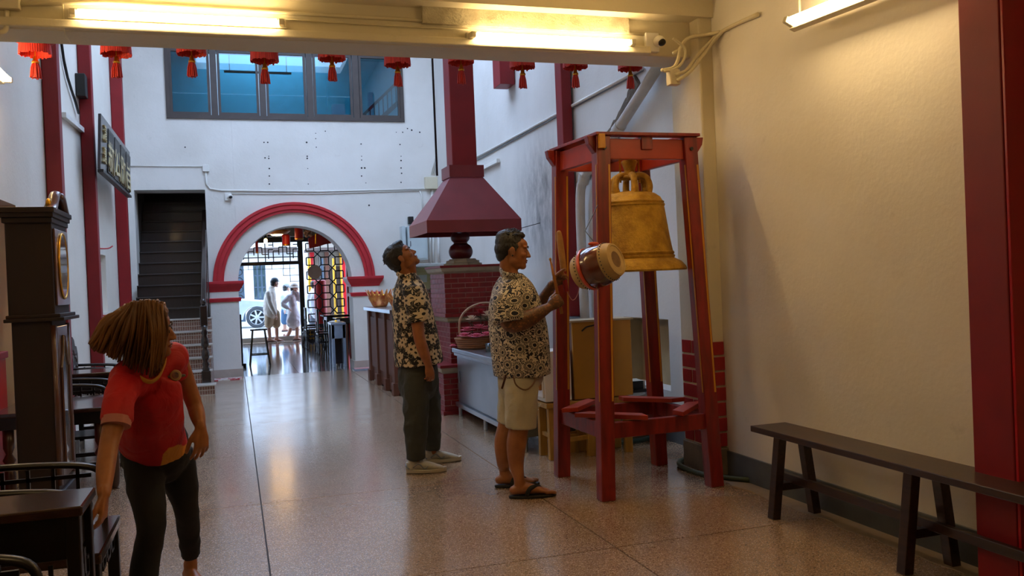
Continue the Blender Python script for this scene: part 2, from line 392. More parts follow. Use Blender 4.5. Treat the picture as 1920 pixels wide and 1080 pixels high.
# metal stair seen through the right-hand pane
st = thing('spiral_stair', 'dark metal stair with railing seen through upstairs window', 'stair', (2.6, 16.5, 4.0))
b = BM(); bar(b, (2.35, 16.4, 4.5), (3.35, 16.4, 5.45), .04, .05); obj('handrail', b, m_black, st)
b = BM(); bar(b, (2.35, 16.4, 4.15), (3.35, 16.4, 5.05), .04, .08); obj('stringer', b, m_black, st)
for k in range(12):
    x = 2.4+k*.083; z = 4.2+k*.079; obj('baluster', bar(BM(), (x, 16.4, z), (x, 16.4, z+.37), .018), m_black, st)

# beam across the opening, ledge and plaster patch
b = BM(); box(b, XL-.3, 3.5, 5.45, 5.75, 2.9, HC); struct('trim_beam', b, m_beam, bevel=.01)
b = BM(); box(b, -1.3, 2.78, 5.41, 5.46, 2.905, 2.955); struct('trim_ledge', b, m_beam, bevel=.008)
b = BM(); box(b, XL-.3, 3.5, 5.30, 5.45, 3.14, 3.6); struct('trim_beam_upper', b, m_beam)
b = BM(); 
g = G('rough_mortar'); v = g.obj(); g.set(Base_Color=g.mix(g.ramp(g.noise(10, 5, v), .4, .7), 'd6ccae', 'b9ad8c'), Roughness=.8); g.bump(g.noise(30, 6, v, rough=.7), 1., .03)
box(b, 1.2, 2.62, 5.41, 5.455, 3.035, 3.14); struct('trim_mortar', b, g.m)
b = BM(); box(b, XL-.3, 3.5, -7, 5.32, 3.3, 3.45); struct('ceiling', b, m_beam)
b = BM(); box(b, XL-.3, 3.5, -7.2, -7, 0, 3.5); struct('wall_front', b, m_wall)
# unseen roof added over the court; central opening sized to limit daylight
b = BM(); box(b, XL-.3, 3.75, 5.75, 8.4, HC, HC+.15); box(b, XL-.3, 3.75, 13.4, 15.5, HC, HC+.15); box(b, XL-.3, -.6, 8.4, 13.4, HC, HC+.15); box(b, 2.7, 3.75, 8.4, 13.4, HC, HC+.15); struct('ceiling_court_added', b, m_wall2)
# court: upper walls of beam side already in beam. front room shell
m_dark = mat('dark_ceiling', '3a2a22', .7)
b = BM(); box(b, -4, 6, 15.5, 24, 3.55, 3.75); struct('ceiling_front', b, mat('brown_ceiling', '8a7260', .7))
b = BM(); box(b, -4.1, -4, 15.5, 24, 0, 3.6); box(b, 6, 6.1, 15.5, 24, 0, 3.6); box(b, -4, XL-.3, 15.3, 15.5, 0, 3.6); box(b, 3.7, 6, 15.3, 15.5, 0, 3.6); struct('wall_front_room', b, m_wall2)
# ================================================================ lamps
m_tube = emis('lit_tube', TUBE_COLOR, TUBE_STRENGTH); m_lampbody = mat('cream_batten', 'ddd3b4', .4)
def tube_lamp(p0, p1, label, nrm=(0, -1, 0), body=True):
    p0, p1 = V(p0), V(p1); n = V(nrm); d = (p1-p0).normalized(); c = (p0+p1)/2
    t = thing('fluorescent_lamp', label, 'lamp', c, 'fluorescent tube lamps')
    b = BM(); bar(b, p0-d*.03, p1+d*.03, .05, .04, side=d.cross(n)); obj('batten', b, m_lampbody, t, bevel=.004)
    b = BM(); tube(b, [p0+n*.055+d*.03, p1+n*.055-d*.03], .018, 12); obj('tube', b, m_tube, t, smooth=2)
    for p, s in ((p0, 1), (p1, -1)):
        b = BM(); bar(b, p+n*.01+d*s*-.005, p+n*.075+d*s*.005, .03, .035, side=d); obj('tube_holder', b, m_lampbody, t, bevel=.003)
    return t
tube_lamp((-.79, 5.43, 2.985), (.34, 5.43, 2.985), 'long lit fluorescent tube on the beam at left, above the hanging lanterns')
tube_lamp((1.51, 5.43, 2.965), (2.63, 5.43, 2.965), 'lit fluorescent tube on the beam at right, beside the white camera')
l3 = tube_lamp((3.06, 4.2, 2.76), (3.06, 3.0, 2.70), 'lit fluorescent tube hung on the right wall near the red column', (-1, 0, .4))
obj('hanger', tube(BM(), [(3.06, 4.16, 2.78), (3.06, 4.16, 3.3)], .006, 6), m_cable, l3)
_p = PX(4, 150, XL+.06); tube_lamp((XL+.05, _p.y, _p.z), (XL+.05, _p.y-1.2, _p.z), 'lit fluorescent tube on the left wall, only its far end in view', (1, 0, 0))
tube_lamp((-1.2, 1.6, 3.26), (0, 1.6, 3.26), 'added unseen fill tube on the ceiling above the viewer, left', (0, 0, -1))  # added fill lamp out of view, brightens the left foreground
# ================================================================ cables and cameras
def cable(name, pts, r, label, m=None, parent=None, sub=5):
    o = obj(name, tube(BM(), pts, r, 7, sub=sub), m or m_cable, parent, smooth=True)
    if not parent: tag(o, label, 'cable' if name == 'cable' else 'pipe' if 'pipe' in name else 'conduit')
    return o
def seccam(p, label, side=1, s=1.):
    t = thing('security_camera', label, 'camera', p)
    b = BM(); box(b, p.x-.055*s, p.x+.045*s, p.y-.035, p.y, p.z-.065*s, p.z+.065*s); obj('junction_box', b, m_white, t, bevel=.006)
    c = p+V((.03*s, -.06, .0)); b = BM(); ell(b, c, (.04*s, .045*s, .038*s)); obj('camera_body', b, m_white, t, smooth=True)
    b = BM(); ell(b, c+V((.006, -.022, -.012)), (.03*s, .03*s, .026*s)); obj('lens', b, m_black, t, smooth=True)
seccam(V((2.80, 5.45, 2.985)), 'small white dome security camera at the right end of the beam')
pc = PY(428, 369, YW); seccam(pc, 'small white security camera on the far wall above the stairs side of arch')
cable('conduit', [PY(0, 8, 5.44), PY(200, 6, 5.44), PY(860, 42, 5.44), PY(1236, 66, 5.44)], .012, 'cream conduit running along the beam above the lamps', sub=0)
cable('conduit', [PY(535, 36, 5.44), PY(700, 46, 5.44), PY(880, 56, 5.44)], .006, 'thin cream cable between the two beam lamps')
t = thing('junction_box', 'cream junction box at the upper left end of the beam', 'box', PY(15, 8, 5.4))
c = PY(12, 2, 5.44); obj('box_cover', box(BM(), c.x-.12, c.x+.07, 5.40, 5.45, c.z-.05, c.z+.08), m_beam, t, bevel=.006)
obj('elbow_pipe', tube(BM(), [PY(13, 20, 5.43), PY(13, 45, 5.43), PY(9, 58, 5.43), PY(-6, 62, 5.43)], .014, 8, sub=4), m_beam, t, smooth=True)
cable('cable', [PY(118, 8, 5.42), PY(119, 35, 5.42), PY(121, 60, 5.44), PY(131, 80, 5.6)], .004, 'thin cable hanging down beside the left beam lamp')
# bundle round the pillar
for k, (pts, r) in enumerate((
    ([(1262, 100), (1275, 92), (1283, 78), (1300, 68), (1340, 62), (1365, 55)], .011),
    ([(1240, 132), (1262, 127), (1271, 112), (1276, 90), (1290, 72), (1320, 66), (1350, 60)], .012),
    ([(1245, 134), (1268, 128), (1282, 112), (1284, 92), (1270, 78), (1262, 72)], .010),
    ([(1266, 141), (1285, 133), (1300, 115), (1320, 90), (1345, 66), (1362, 54), (1420, 26)], .012),
    ([(1270, 151), (1290, 138), (1306, 120), (1330, 88), (1352, 62), (1366, 52), (1421, 28)], .012))):
    P = [PY(x, y, 5.30-.01*k) if x < 1345 else PX(x, y, 3.18) for x, y in pts]
    cable('cable', P, r, ['upper cream cable looping from the camera box', 'cream cable bending up round the pillar top', 'cream cable looped tightly under the camera', 'upper of the two slanting cables crossing the pillar', 'lower of the two slanting cables crossing the pillar'][k])
b = BM(); c = PY(1259, 146, 5.32); box(b, c.x-.035, c.x+.04, 5.27, 5.33, c.z-.055, c.z+.05); 
tag(obj('junction_box', b, m_beam, bevel=.005), 'beige junction box hanging at the top of the pillar', 'box')
# conduits on far wall
def cond(pts, label, r=.014, Y=YW-.016): return cable('conduit', [PY(x, y, Y) for x, y in pts], r, label, m_white, sub=0)
cond([(243, 311), (380, 312)], 'white conduit above the stair opening', .008)
b = BM(); c = PY(386, 316, YW-.02); box(b, c.x-.05, c.x+.05, YW-.05, YW, c.z-.05, c.z+.06); tag(obj('junction_box', b, m_white, bevel=.004), 'white junction box at upper right corner of stair opening', 'box')
cond([(386, 322), (387, 345), (394, 354), (415, 357), (600, 359), (800, 354)], 'long white conduit across the far wall above the arch')
cond([(435, 363), (600, 363), (790, 357)], 'thin white conduit below the long one on the far wall', .007)
for x0, l in ((818, 'left'), (823, 'middle'), (828, 'right')):
    cond([(x0, 110), (x0+1, 200), (x0+1, 240), (820-(823-x0)*.5, 290), (808+(x0-818)*.6, 328)], f'{l} of three white cables dropping down the wall corner to the junction box', .009)
b = BM(); c = PY(808, 344, YW-.04); box(b, c.x-.11, c.x+.11, YW-.1, YW, c.z-.1, c.z+.11); tag(obj('junction_box', b, m_beam, bevel=.008), 'cream junction box on the far wall left of the hood', 'box')
cond([(810, 356), (811, 385)], 'short pipe below the cream junction box', .03)
cond([(787, 358), (791, 366), (792, 395)], 'white conduit bending down behind the hood', .012)
# pipes on the right court wall
cable('conduit', [PX(884, 300, 3.43), PX(1060, 205, 3.43), PX(1205, 128, 3.43)], .016, 'white conduit rising along the right court wall', m_white, sub=0)
cable('conduit', [PX(886, 305, 3.44), PX(1060, 209, 3.44), PX(1205, 132, 3.44)], .010, 'second thinner conduit under the white one on right wall', m_grey, sub=0)
b = BM(); bar(b, PX(893, 322, 3.42), PX(934, 301, 3.42), .04, .05, side=(1, 0, 0)); tag(obj('conduit_cover', b, m_white), 'short white trunking on the right wall beside the hood', 'trunking')
m_pipe = mat('white_drain_pipe', 'cfcac4', .45, c2='a59d92', scale=5)
dp = thing('drain_pipe', 'thick white drain pipe slanting down behind the bell frame', 'pipe', (3.4, 6.5, 0))
pts = [PX(1232, 128, 3.36), PX(1160, 240, 3.36), PX(1112, 305, 3.36), PX(1095, 335, 3.36), PX(1088, 370, 3.36), PX(1091, 480, 3.36), PX(1097, 600, 3.36)]
obj('pipe', tube(BM(), pts, .048, 12, sub=4), m_pipe, dp, smooth=True)
for i in (1, 3, 5):
    a, c = pts[i], pts[i+1] if i < 6 else pts[i]; d = (c-a).normalized()*.05
    obj('collar', tube(BM(), [a-d, a+d], .056, 12), m_pipe, dp, smooth=2)
m_scar = mat('broken_mortar', '6b5a48', .9, c2='3a3028', bump=1., bscale=30, bdist=.02)
pts = [PX(1195, 150, 3.43), PX(1180, 190, 3.43), PX(1160, 230, 3.43), PX(1140, 262, 3.43), PX(1105, 312, 3.43), PX(1086, 350, 3.43)]
b = BM(); L = []
cp = crom(pts, 6)
for i, p in enumerate(cp):
    w = .075+.03*noise.noise(V((i*.9, 0, 0))); L.append((p+V((0, w, w*.4)), p-V((0, w, w*.4))))
tube(b, cp, [(.02, .08+.035*noise.noise(V((i*.9, 3, 0)))) for i in range(len(cp))], 8, side=(1, 0, 0))
tag(obj('mortar_scar', b, m_scar), 'ragged brown mortar scar beside the slanting drain pipe', 'mortar')

# ================================================================ staircase
m_swood = mat('dark_stair_wood', '2a201c', .38, c2='1a1310', scale=6, stretch=(8, 1, 1), coat=.3)
g = G('mosaic_tile'); v = g.node('ShaderNodeNewGeometry').outputs['Position']; s = g.sep(v)
def stripes(u, per, w): return g.math('LESS_THAN', g.math('FRACT', g.math('DIVIDE', u, per)), w)
ln = g.math('MAXIMUM', g.math('MAXIMUM', stripes(g.math('ADD', s[0], 10.), .033, .16), stripes(g.math('ADD', s[2], .0), .064, .12)), 0.)
c = g.mix(g.ramp(g.noise(40, 2, v), .4, .6), '8a6250', '6d4a3c'); c = g.mix(ln, c, 'b8ac9e'); g.set(Base_Color=c, Roughness=.4); m_mosaic = g.m
m_nosing = mat('pale_nosing', 'b9b0a6', .4)
SX0, SX1 = -1.43, -.37
st = thing('staircase', 'staircase with mosaic tiled lower steps and dark wooden treads above', 'staircase', (-.9, 12.8, 0))
ys_ = 12.7; rise = .17; 
for i in range(6):
    x1 = -.30 if i == 0 else -.345; x0 = -1.37 if i < 5 else -1.42
    y0 = ys_+i*.3; z1 = [.14, .31, .475, .645, .83, 1.015][i]; z0 = 0
    yy1 = ys_+(i+1)*.3 if i < 5 else 14.6
    f = obj('tiled_step', box(BM(), x0, x1, y0, yy1+.02, 0, z1-.02), m_mosaic, st)
    obj('nosing', box(BM(), x0, x1+.02, y0-.02, y0+.28, z1-.02, z1), m_nosing, f, bevel=.004)
y, z = 14.42, 1.0
for i in range(13):
    rz, td = .183, .205
    f = obj('wooden_riser', box(BM(), SX0+.0, SX1-.03, y, y+.02, z, z+rz-.025), m_swood, st)
    obj('tread', box(BM(), SX0, SX1-.03, y-.025, y+td+.02, z+rz-.025, z+rz), m_swood, st, bevel=.006)
    y += td; z += rz
# stairwell enclosure
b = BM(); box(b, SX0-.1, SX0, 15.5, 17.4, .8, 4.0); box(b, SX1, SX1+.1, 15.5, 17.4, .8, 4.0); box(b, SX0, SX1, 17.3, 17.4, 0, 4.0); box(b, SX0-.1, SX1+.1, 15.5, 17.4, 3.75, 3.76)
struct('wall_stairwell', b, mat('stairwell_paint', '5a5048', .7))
b = BM(); box(b, SX1-.02, SX1, 14.4, 17.3, 1.0, 1.2); 
# sloped dark side panel (closed string) on the right
b = BM(); prism(b, [(SX1-.03, 14.4, .95), (SX1-.03, 17.2, 3.45), (SX1-.03, 17.2, 3.75), (SX1-.03, 14.4, 1.3)], (.03, 0, 0)); obj('stringer', b, m_swood, st)
m_newel = mat('dark_turned_wood', '2b1d18', .25, c2='1a110e', coat=.6)
nx, ny = -.41, 13.02
prof = [(.05, .31), (.05, .36), (.036, .38), (.05, .42), (.03, .46), (.052, .52), (.05, .6), (.028, .64), (.05, .68), (.052, .76), (.03, .82), (.048, .86), (.03, .9), (.052, .96)]
prof = [(r, z-.02) for r, z in prof]
b = BM(); lathe(b, prof, (nx, ny, 0), 14); f = obj('newel_post', b, m_newel, st, smooth=True)
obj('newel_base', box(BM(), nx-.06, nx+.06, ny-.06, ny+.06, .14, .31), m_newel, f, bevel=.01)
obj('newel_block', box(BM(), nx-.05, nx+.05, ny-.05, ny+.05, .94, 1.22), m_newel, f, bevel=.012)
obj('newel_finial', ell(BM(), (nx, ny, 1.27), (.04, .04, .05)), m_newel, f, smooth=True)
b = BM(); bar(b, (nx, ny, 1.15), (nx+.0, 15.6, 2.75), .07, .09, side=(1, 0, 0)); obj('handrail', b, m_newel, st, bevel=.012)
b = BM(); bar(b, (nx+.02, ny, .9), (nx+.02, 15.0, 1.9), .03, .16, side=(1, 0, 0)); obj('lower_rail', b, m_newel, st)

# ================================================================ left wall: posts, sign, hooks
for (xa, xb, lab) in ((91, 119, 'nearest red post on the left wall, behind the tall clock'), (158, 180, 'middle red post on the left wall, left of the name board'), (216, 236, 'farthest red post on the left wall, behind the name board')):
    Y = PX(xa, 300, XL+.03).y; X1 = PY(xb, 300, Y+.12).x
    t = thing('red_post', lab, 'post', (XL+.08, Y, 0)); z0 = .0 if Y < 12.6 else .66
    obj('post', box(BM(), XL+.005, X1, Y, Y+.14, z0, HC-.4), m_red, t, bevel=.008)
    if not z0: obj('plinth', box(BM(), XL+.005, X1+.02, Y-.02, Y+.16, 0, .12), m_dirty, t, bevel=.006)
b = BM(); c = PX(150, 190, XL); box(b, XL, XL+.1, 10.55, 10.73, 3.6, 3.85); tag(obj('floodlight', b, m_black, bevel=.01), 'small black box lamp fixed left of the middle red post', 'lamp')
def signboard():
    X0 = XL+.21
    t = thing('name_board', 'long black signboard with gilt characters on the left wall', 'sign', (X0, 12.3, 3.1))
    ya, yb = PX(183, 280, X0).y, PX(238, 330, X0).y; za, zb = 2.79, 3.39; tilt = .03
    def q(y, z): return V((X0+.02+tilt*(z-za)/(zb-za), y, z))
    m_board = mat('slate_board', '3b3b40', .3, c2='2c2c30', coat=.3)
    prism(b := BM(), [q(ya, za), q(yb, za), q(yb, zb), q(ya, zb)], (-.03, 0, 0)); obj('board', b, m_board, t, bevel=.004)
    m_gilt = mat('gilt_letters', 'c9b98a', .4, .3)
    txt = '新公所昌'
    for i, ch in enumerate(txt):
        yc = ya+.78+i*.58; zc = (za+zb)/2-.02
        bb = prism(BM(), [q(yc-.25, zc-.25)+V((.004, 0, 0)), q(yc+.25, zc-.25)+V((.004, 0, 0)), q(yc+.25, zc+.25)+V((.004, 0, 0)), q(yc-.25, zc+.25)+V((.004, 0, 0))], (.006, 0, 0)); obj('letter_plate', bb, m_black, t)
        textmesh(ch, q(yc-.27, zc-.2)+V((.014, 0, 0)), .54, m_gilt, t, 'letter')
    for i, ch in enumerate('清邁'):
        textmesh(ch, q(ya+.12, zc+.06-i*.24)+V((.014, 0, 0)), .2, m_gilt, t, 'small_letter')
    obj('frame_edge', bar(BM(), q(ya, za-.02), q(yb, za-.02), .06, .03), m_black, t)
    return t
def textmesh(ch, p, size, m, parent, name, xdir=(0, 1, 0), zdir=(0, 0, 1), extrude=.012):
    cu = bpy.data.curves.new('t', 'FONT'); cu.body = ch; cu.size = size; cu.extrude = extrude; cu.resolution_u = 3
    o = bpy.data.objects.new('t', cu); COL.objects.link(o); dg = bpy.context.evaluated_depsgraph_get(); dg.update()
    me = bpy.data.meshes.new_from_object(o.evaluated_get(dg)); bpy.data.objects.remove(o); bpy.data.curves.remove(cu)
    x = V(xdir); z = V(zdir); n = x.cross(z)
    R = Matrix((x, z, n)).transposed().to_4x4(); me.transform(Matrix.Translation(V(p)) @ R); me.materials.clear()
    return obj(name, me, m, parent)
signboard()
for (x0, y0, x1, y1, lab) in ((181, 466, 207, 463, 'thin straight hook on the left wall above the recess'), (183, 592, 196, 595, 'curved red hook on the left wall below the recess')):
    p0 = PX(x0, y0, XL); p0.y = min(p0.y, 12.2); p0.x = XL
    tag(obj('wall_hook', tube(BM(), [p0, p0+V((.12, .05, .0)), p0+V((.17, .08, .03))], .008, 6, sub=3), m_redbright, smooth=True), lab, 'hook')
cable('cable', [V((XL+.02, 9.6, 6)), V((XL+.02, 9.65, 4)), V((XL+.03, 10.5, 3.4))], .014, 'thin cable down the left wall between the first two posts', m_black)
b = BM(); bar(b, PX(119, 215, XL+.02), PX(156, 246, XL+.02), .05, .05, side=(1, 0, 0)); tag(obj('wall_batten', b, m_white), 'slanting white batten on the left wall between red posts', 'batten')

# ================================================================ right court: furnace, hood
fx0, fx1 = 2.16, 2.80; m_brickk = mat('glazed_red_brick', '86161c', .5, c2='5e0f14', scale=14); m_mortar = mat('pale_mortar', 'b8958c', .7); m_stone = mat('furnace_stone', 'a89c86', .6, c2='857a66', scale=10, bump=.3)
fn = thing('incense_furnace', 'red brick incense furnace with stone cornices under the hood', 'furnace', (2.48, 9.5, 0))
def brick_tier(x0, x1, y0, y1, z0, z1, rows, bw=.155):
    obj('mortar_core', box(BM(), x0+.006, x1-.006, y0+.006, y1-.006, z0, z1), m_mortar, fn)
    h = (z1-z0)/rows
    for r in range(rows):
        for face, (a0, a1) in enumerate(((x0, x1), (y0+.021, y1))):
            a = a0 - (bw/2 if r % 2 else 0)
            while a < a1-.01:
                s, e = max(a, a0), min(a+bw-.007, a1)
                if e-s > .02:
                    if face == 0: bb = box(BM(), s, e, y0, y0+.02, z0+r*h+.004, z0+(r+1)*h-.004)
                    else: bb = box(BM(), x0, x0+.02, s, e, z0+r*h+.004, z0+(r+1)*h-.004)
                    obj('brick', bb, m_brickk, fn)
                a += bw
def corn(x0, x1, y0, y1, zs, m, name='cornice'):
    b = BM()
    for (z0, o0), (z1, o1) in zip(zs, zs[1:]): hexa(b, [(x0-o0, y0-o0, z0), (x1+o0, y0-o0, z0), (x1+o0, y1+o0, z0), (x0-o0, y1+o0, z0), (x0-o1, y0-o1, z1), (x1+o1, y0-o1, z1), (x1+o1, y1+o1, z1), (x0-o1, y1+o1, z1)])
    return obj(name, b, m, fn, bevel=.003)
brick_tier(2.08, 2.86, 9.08, 9.95, 0.04, .44, 7)
corn(2.08, 2.86, 9.08, 9.95, [(0, .02), (.04, .02)], m_brickk, 'base_course')
corn(2.08, 2.86, 9.08, 9.95, [(.44, .0), (.46, .02), (.50, .03)], m_stone); corn(2.08, 2.86, 9.08, 9.95, [(.50, .04), (.53, .04)], m_brickk, 'red_cap')
brick_tier(2.20, 2.76, 9.2, 9.9, .53, .97, 8)
corn(2.20, 2.76, 9.2, 9.9, [(.97, .0), (.985, .03), (1.01, .03), (1.03, .05)], m_stone); corn(2.20, 2.76, 9.2, 9.9, [(1.03, .06), (1.07, .06)], m_brickk, 'red_cap')
brick_tier(fx0, fx1, 9.2, 9.9, 1.07, 1.50, 8)
corn(fx0, fx1, 9.2, 9.9, [(1.50, 0), (1.52, .03), (1.56, .045)], m_stone); corn(fx0, fx1, 9.2, 9.9, [(1.56, .05), (1.585, .055)], m_brickk, 'red_cap')
b = BM(); lathe(b, [(.22, 1.585), (.22, 1.61), (.19, 1.615), (.19, 1.64), (.16, 1.645), (.15, 1.66)], (2.45, 9.5, 0), 8); obj('stone_collar', b, m_stone, fn)
b = BM(); lathe(b, [(q.x, q.y) for q in crom([(r_, z_, 0) for r_, z_ in [(.07, 1.65), (.115, 1.68), (.135, 1.74), (.115, 1.80), (.075, 1.835), (.10, 1.87), (.105, 1.91), (.085, 1.95), (.05, 1.98), (.05, 2.1), (.03, 2.2)]], 4)], (2.43, 9.5, 0), 32); obj('gourd_finial', b, mat('oxblood_paint', '5a1214', .35, c2='3d0c0d'), fn, smooth=True)

m_hood = mat('maroon_hood_paint', '82262c', .42, c2='6c1d22', scale=4, coat=.1)
hd = thing('extractor_hood', 'large maroon pyramid smoke hood with square duct above the furnace', 'hood', (2.47, 9.5, 1.93))
hx0, hx1, hy0, hy1 = 1.95, 2.99, 9.0, 9.95
def shell(bm, a, c, th=.01):   # frustum side walls between rect a(z) and rect c(z)
    (ax0, ax1, ay0, ay1, az), (cx0, cx1, cy0, cy1, cz) = a, c
    A = [(ax0, ay0, az), (ax1, ay0, az), (ax1, ay1, az), (ax0, ay1, az)]; C = [(cx0, cy0, cz), (cx1, cy0, cz), (cx1, cy1, cz), (cx0, cy1, cz)]
    mid = V(((ax0+ax1)/2, (ay0+ay1)/2, 0))
    for i in range(4):
        j = (i+1) % 4; o = [V(A[i]), V(A[j]), V(C[j]), V(C[i])]; inn = [V((mid.x+(p.x-mid.x)*(1-th*2), mid.y+(p.y-mid.y)*(1-th*2), p.z)) for p in o]
        vs = [bm.verts.new(p) for p in o+inn]
        for f in ((0, 1, 2, 3), (7, 6, 5, 4), (0, 4, 5, 1), (3, 2, 6, 7), (0, 3, 7, 4), (1, 5, 6, 2)): bm.faces.new([vs[k] for k in f])
    return bm
obj('canopy', shell(BM(), (hx0, hx1, hy0, hy1, 2.06), (2.31, 2.66, 9.32, 9.66, 2.56)), m_hood, hd)
obj('skirt', shell(BM(), (hx0, hx1, hy0, hy1, 1.93), (hx0, hx1, hy0, hy1, 2.06)), m_hood, hd)
obj('neck', shell(BM(), (2.29, 2.68, 9.30, 9.68, 2.55), (2.29, 2.68, 9.30, 9.68, 2.68), .01), m_hood, hd)
obj('duct', box(BM(), 2.34, 2.62, 9.35, 9.62, 2.6, 5.6), m_red, hd, bevel=.01)
obj('duct_flange', box(BM(), 2.33, 2.63, 9.34, 9.63, 4.2, 4.24), m_red, hd)
cable('tie_rod', [(2.22, 9.6, 2.6), (2.22, 9.6, 6.2)], .012, 'thin black rod left of the furnace duct', m_black, sub=0)
cable('tie_wire', [PY(976, 428, 9.6), PX(1013, 418, 3.44)], .004, 'thin wire from the hood corner to the right wall', m_black, sub=0)

# tall red post and bracket on right court wall
t = thing('red_post', 'tall red post on grey plinth against the right court wall', 'post', (3.37, 8.6, 0))
pa = PY(1054, 205, 8.5).x; pb_ = PY(1072.5, 205, 8.5).x
obj('post', box(BM(), pa, pb_, 8.5, 8.68, 1.0, HC-.5), m_red, t, bevel=.008); obj('plinth', box(BM(), pa-.03, 3.44, 8.42, 8.75, 0, .99), mat('grey_plinth', '6e7276', .6), t, bevel=.01)
p = PX(958, 148, 3.44); b = BM(); box(b, 3.25, 3.44, p.y-.15, p.y+.15, p.z-.1, p.z+.3); tag(obj('wall_bracket', b, m_red, bevel=.005), 'small red bracket high on the right wall between lanterns', 'bracket')

# electrical panels on far wall
m_panel = mat('pale_enamel', 'c3d0d2', .4, c2='b2c0c3')
t = thing('electrical_panel', 'grey electrical distribution cabinet on the far wall behind the hood', 'cabinet', (2.9, YW-.1, 1.7))
a = PY(754, 484, YW-.2); 
def pbox(x0, y0, x1, y1, Y, d, name, m, parent, **k):
    p, q = PY(x0, y0, Y), PY(x1, y1, Y); return obj(name, box(BM(), min(p.x, q.x), max(p.x, q.x), Y, Y+d, min(p.z, q.z), max(p.z, q.z)), m, parent, **k)
pbox(753, 424, 763, 487, YW-.2, .2, 'side_box', m_panel, t, bevel=.006); pbox(764, 424, 803, 487, YW-.25, .25, 'cabinet_body', m_panel, t, bevel=.01)
pbox(767, 428, 800, 484, YW-.262, .012, 'door', m_panel, t, bevel=.003); pbox(769, 452, 771, 462, YW-.27, .01, 'lock', m_grey, t)
for k, (x, lab) in enumerate(((806, 'left'), (812, 'middle'), (822, 'right'))): cond([(x, 436), (x+1, 500)], f'{lab} vertical conduit beside the electrical cabinet', .02, YW-.03)
pb = thing('speaker_box', 'small black box on the far wall above electrical cabinet', 'speaker', (2.6, YW, 2.4)); pbox(766, 406, 776, 420, YW-.1, .1, 'housing', m_black, pb, bevel=.005)

# wooden counter with steel top
m_cw = mat('brown_panel_wood', '6b3d28', .65, c2='54301f', scale=5, stretch=(4, 4, 1))
m_steel = mat('brushed_steel', 'b4bac0', .28, 1., c2='9aa0a8', scale=3); m_steel2 = mat('steel_sheet', 'a8b2bc', .3, .9, c2='8f99a3', scale=3)
t = thing('wooden_counter', 'brown panelled wooden counter with steel top left of the furnace', 'counter', (2.2, 12.2, 0))
cx, cy0, cy1 = 1.90, 11.0, 13.2
obj('carcass', box(BM(), cx+.03, 2.7, cy0+.03, cy1, 0.02, 1.03), m_cw, t)
obj('countertop', box(BM(), cx-.05, 2.75, cy0-.06, cy1+.06, 1.04, 1.09), m_steel, t, bevel=.006)
for yy in (cy1-.14, 12.35, 11.62, cy0): 
    f = obj('pilaster', box(BM(), cx-.01, cx+.04, yy, yy+.14, .02, 1.03), m_cw, t, bevel=.004); obj('pilaster_base', box(BM(), cx-.03, cx+.04, yy-.01, yy+.15, 0, .16), m_cw, f, bevel=.006)
for ya, yb in ((12.49, 13.06), (11.76, 12.35), (11.14, 11.62)): obj('panel', box(BM(), cx+.01, cx+.04, ya+.06, yb-.06, .22, .95), m_cw, t, bevel=.008)
obj('end_panel', box(BM(), cx+.08, 2.6, cy0-.0, cy0+.03, .1, .98), m_cw, t, bevel=.006)
m_foil = mat('gold_foil_paper', 'f0a85a', .3, .5, c2='c7502a', scale=20, amt=1.)
def offering_bowl(p, r, label):
    t = thing('paper_lotus_bowl', label, 'bowl', p, 'folded paper offerings on the wooden counter')
    b = BM(); lathe(b, [(r*.5, 0), (r*.6, .01), (r*.95, r*.7), (r, r*1.0), (r*.93, r*1.0), (r*.5, .03)], p, 16); obj('bowl', b, m_foil, t, smooth=2)
    b = BM()
    for k in range(16):
        a = 2*PI*k/16; c, s = math.cos(a), math.sin(a); o = V(p)
        prism(b, [o+V((c*r*.9-s*r*.2, s*r*.9+c*r*.2, r*.8)), o+V((c*r*.9+s*r*.2, s*r*.9-c*r*.2, r*.8)), o+V((c*r*1.2, s*r*1.2, r*1.5))], (-c*.006, -s*.006, .002))
    obj('petal_tips', b, m_foil, t)['kind'] = 'stuff'
    for k in range(7): a = random.uniform(0, 6.3); q = random.uniform(0, r*.5); obj('folded_ingot', ell(BM(), V(p)+V((math.cos(a)*q, math.sin(a)*q, r*.95)), (r*.3, r*.16, r*.14), rot('Z', a*57), 8, 6), m_gold, t, smooth=True)
offering_bowl((2.02, 12.75, 1.09), .17, 'larger gold and orange folded paper bowl at the counter end'); offering_bowl((2.2, 12.35, 1.09), .13, 'smaller folded paper bowl behind the large one on counter')
m_yel = mat('yellow_towel', 'd8a92c', .8, c2='a87c18', bump=.4)
for k in range(6): tag(obj('folded_cloth', box(BM(), 2.12, 2.5, 11.85, 12.2, 1.09+k*.045, 1.09+k*.045+.042), m_yel, bevel=.015), 'yellow folded cloth in the stack on the counter, '+['at the bottom', 'second from the bottom', 'third from the bottom', 'third from the top', 'second from the top', 'topmost'][k], 'cloth', 'stack of yellow folded cloths')
for k, p in enumerate(((2.36, 12.75), (2.45, 12.45))): tag(obj('incense_bundle', box(BM(), p[0], p[0]+.16, p[1], p[1]+.3, 1.09, 1.30), m_yel, bevel=.01), ('rear' if k == 0 else 'front')+' yellow packet behind the folded cloths on the counter', 'packet')
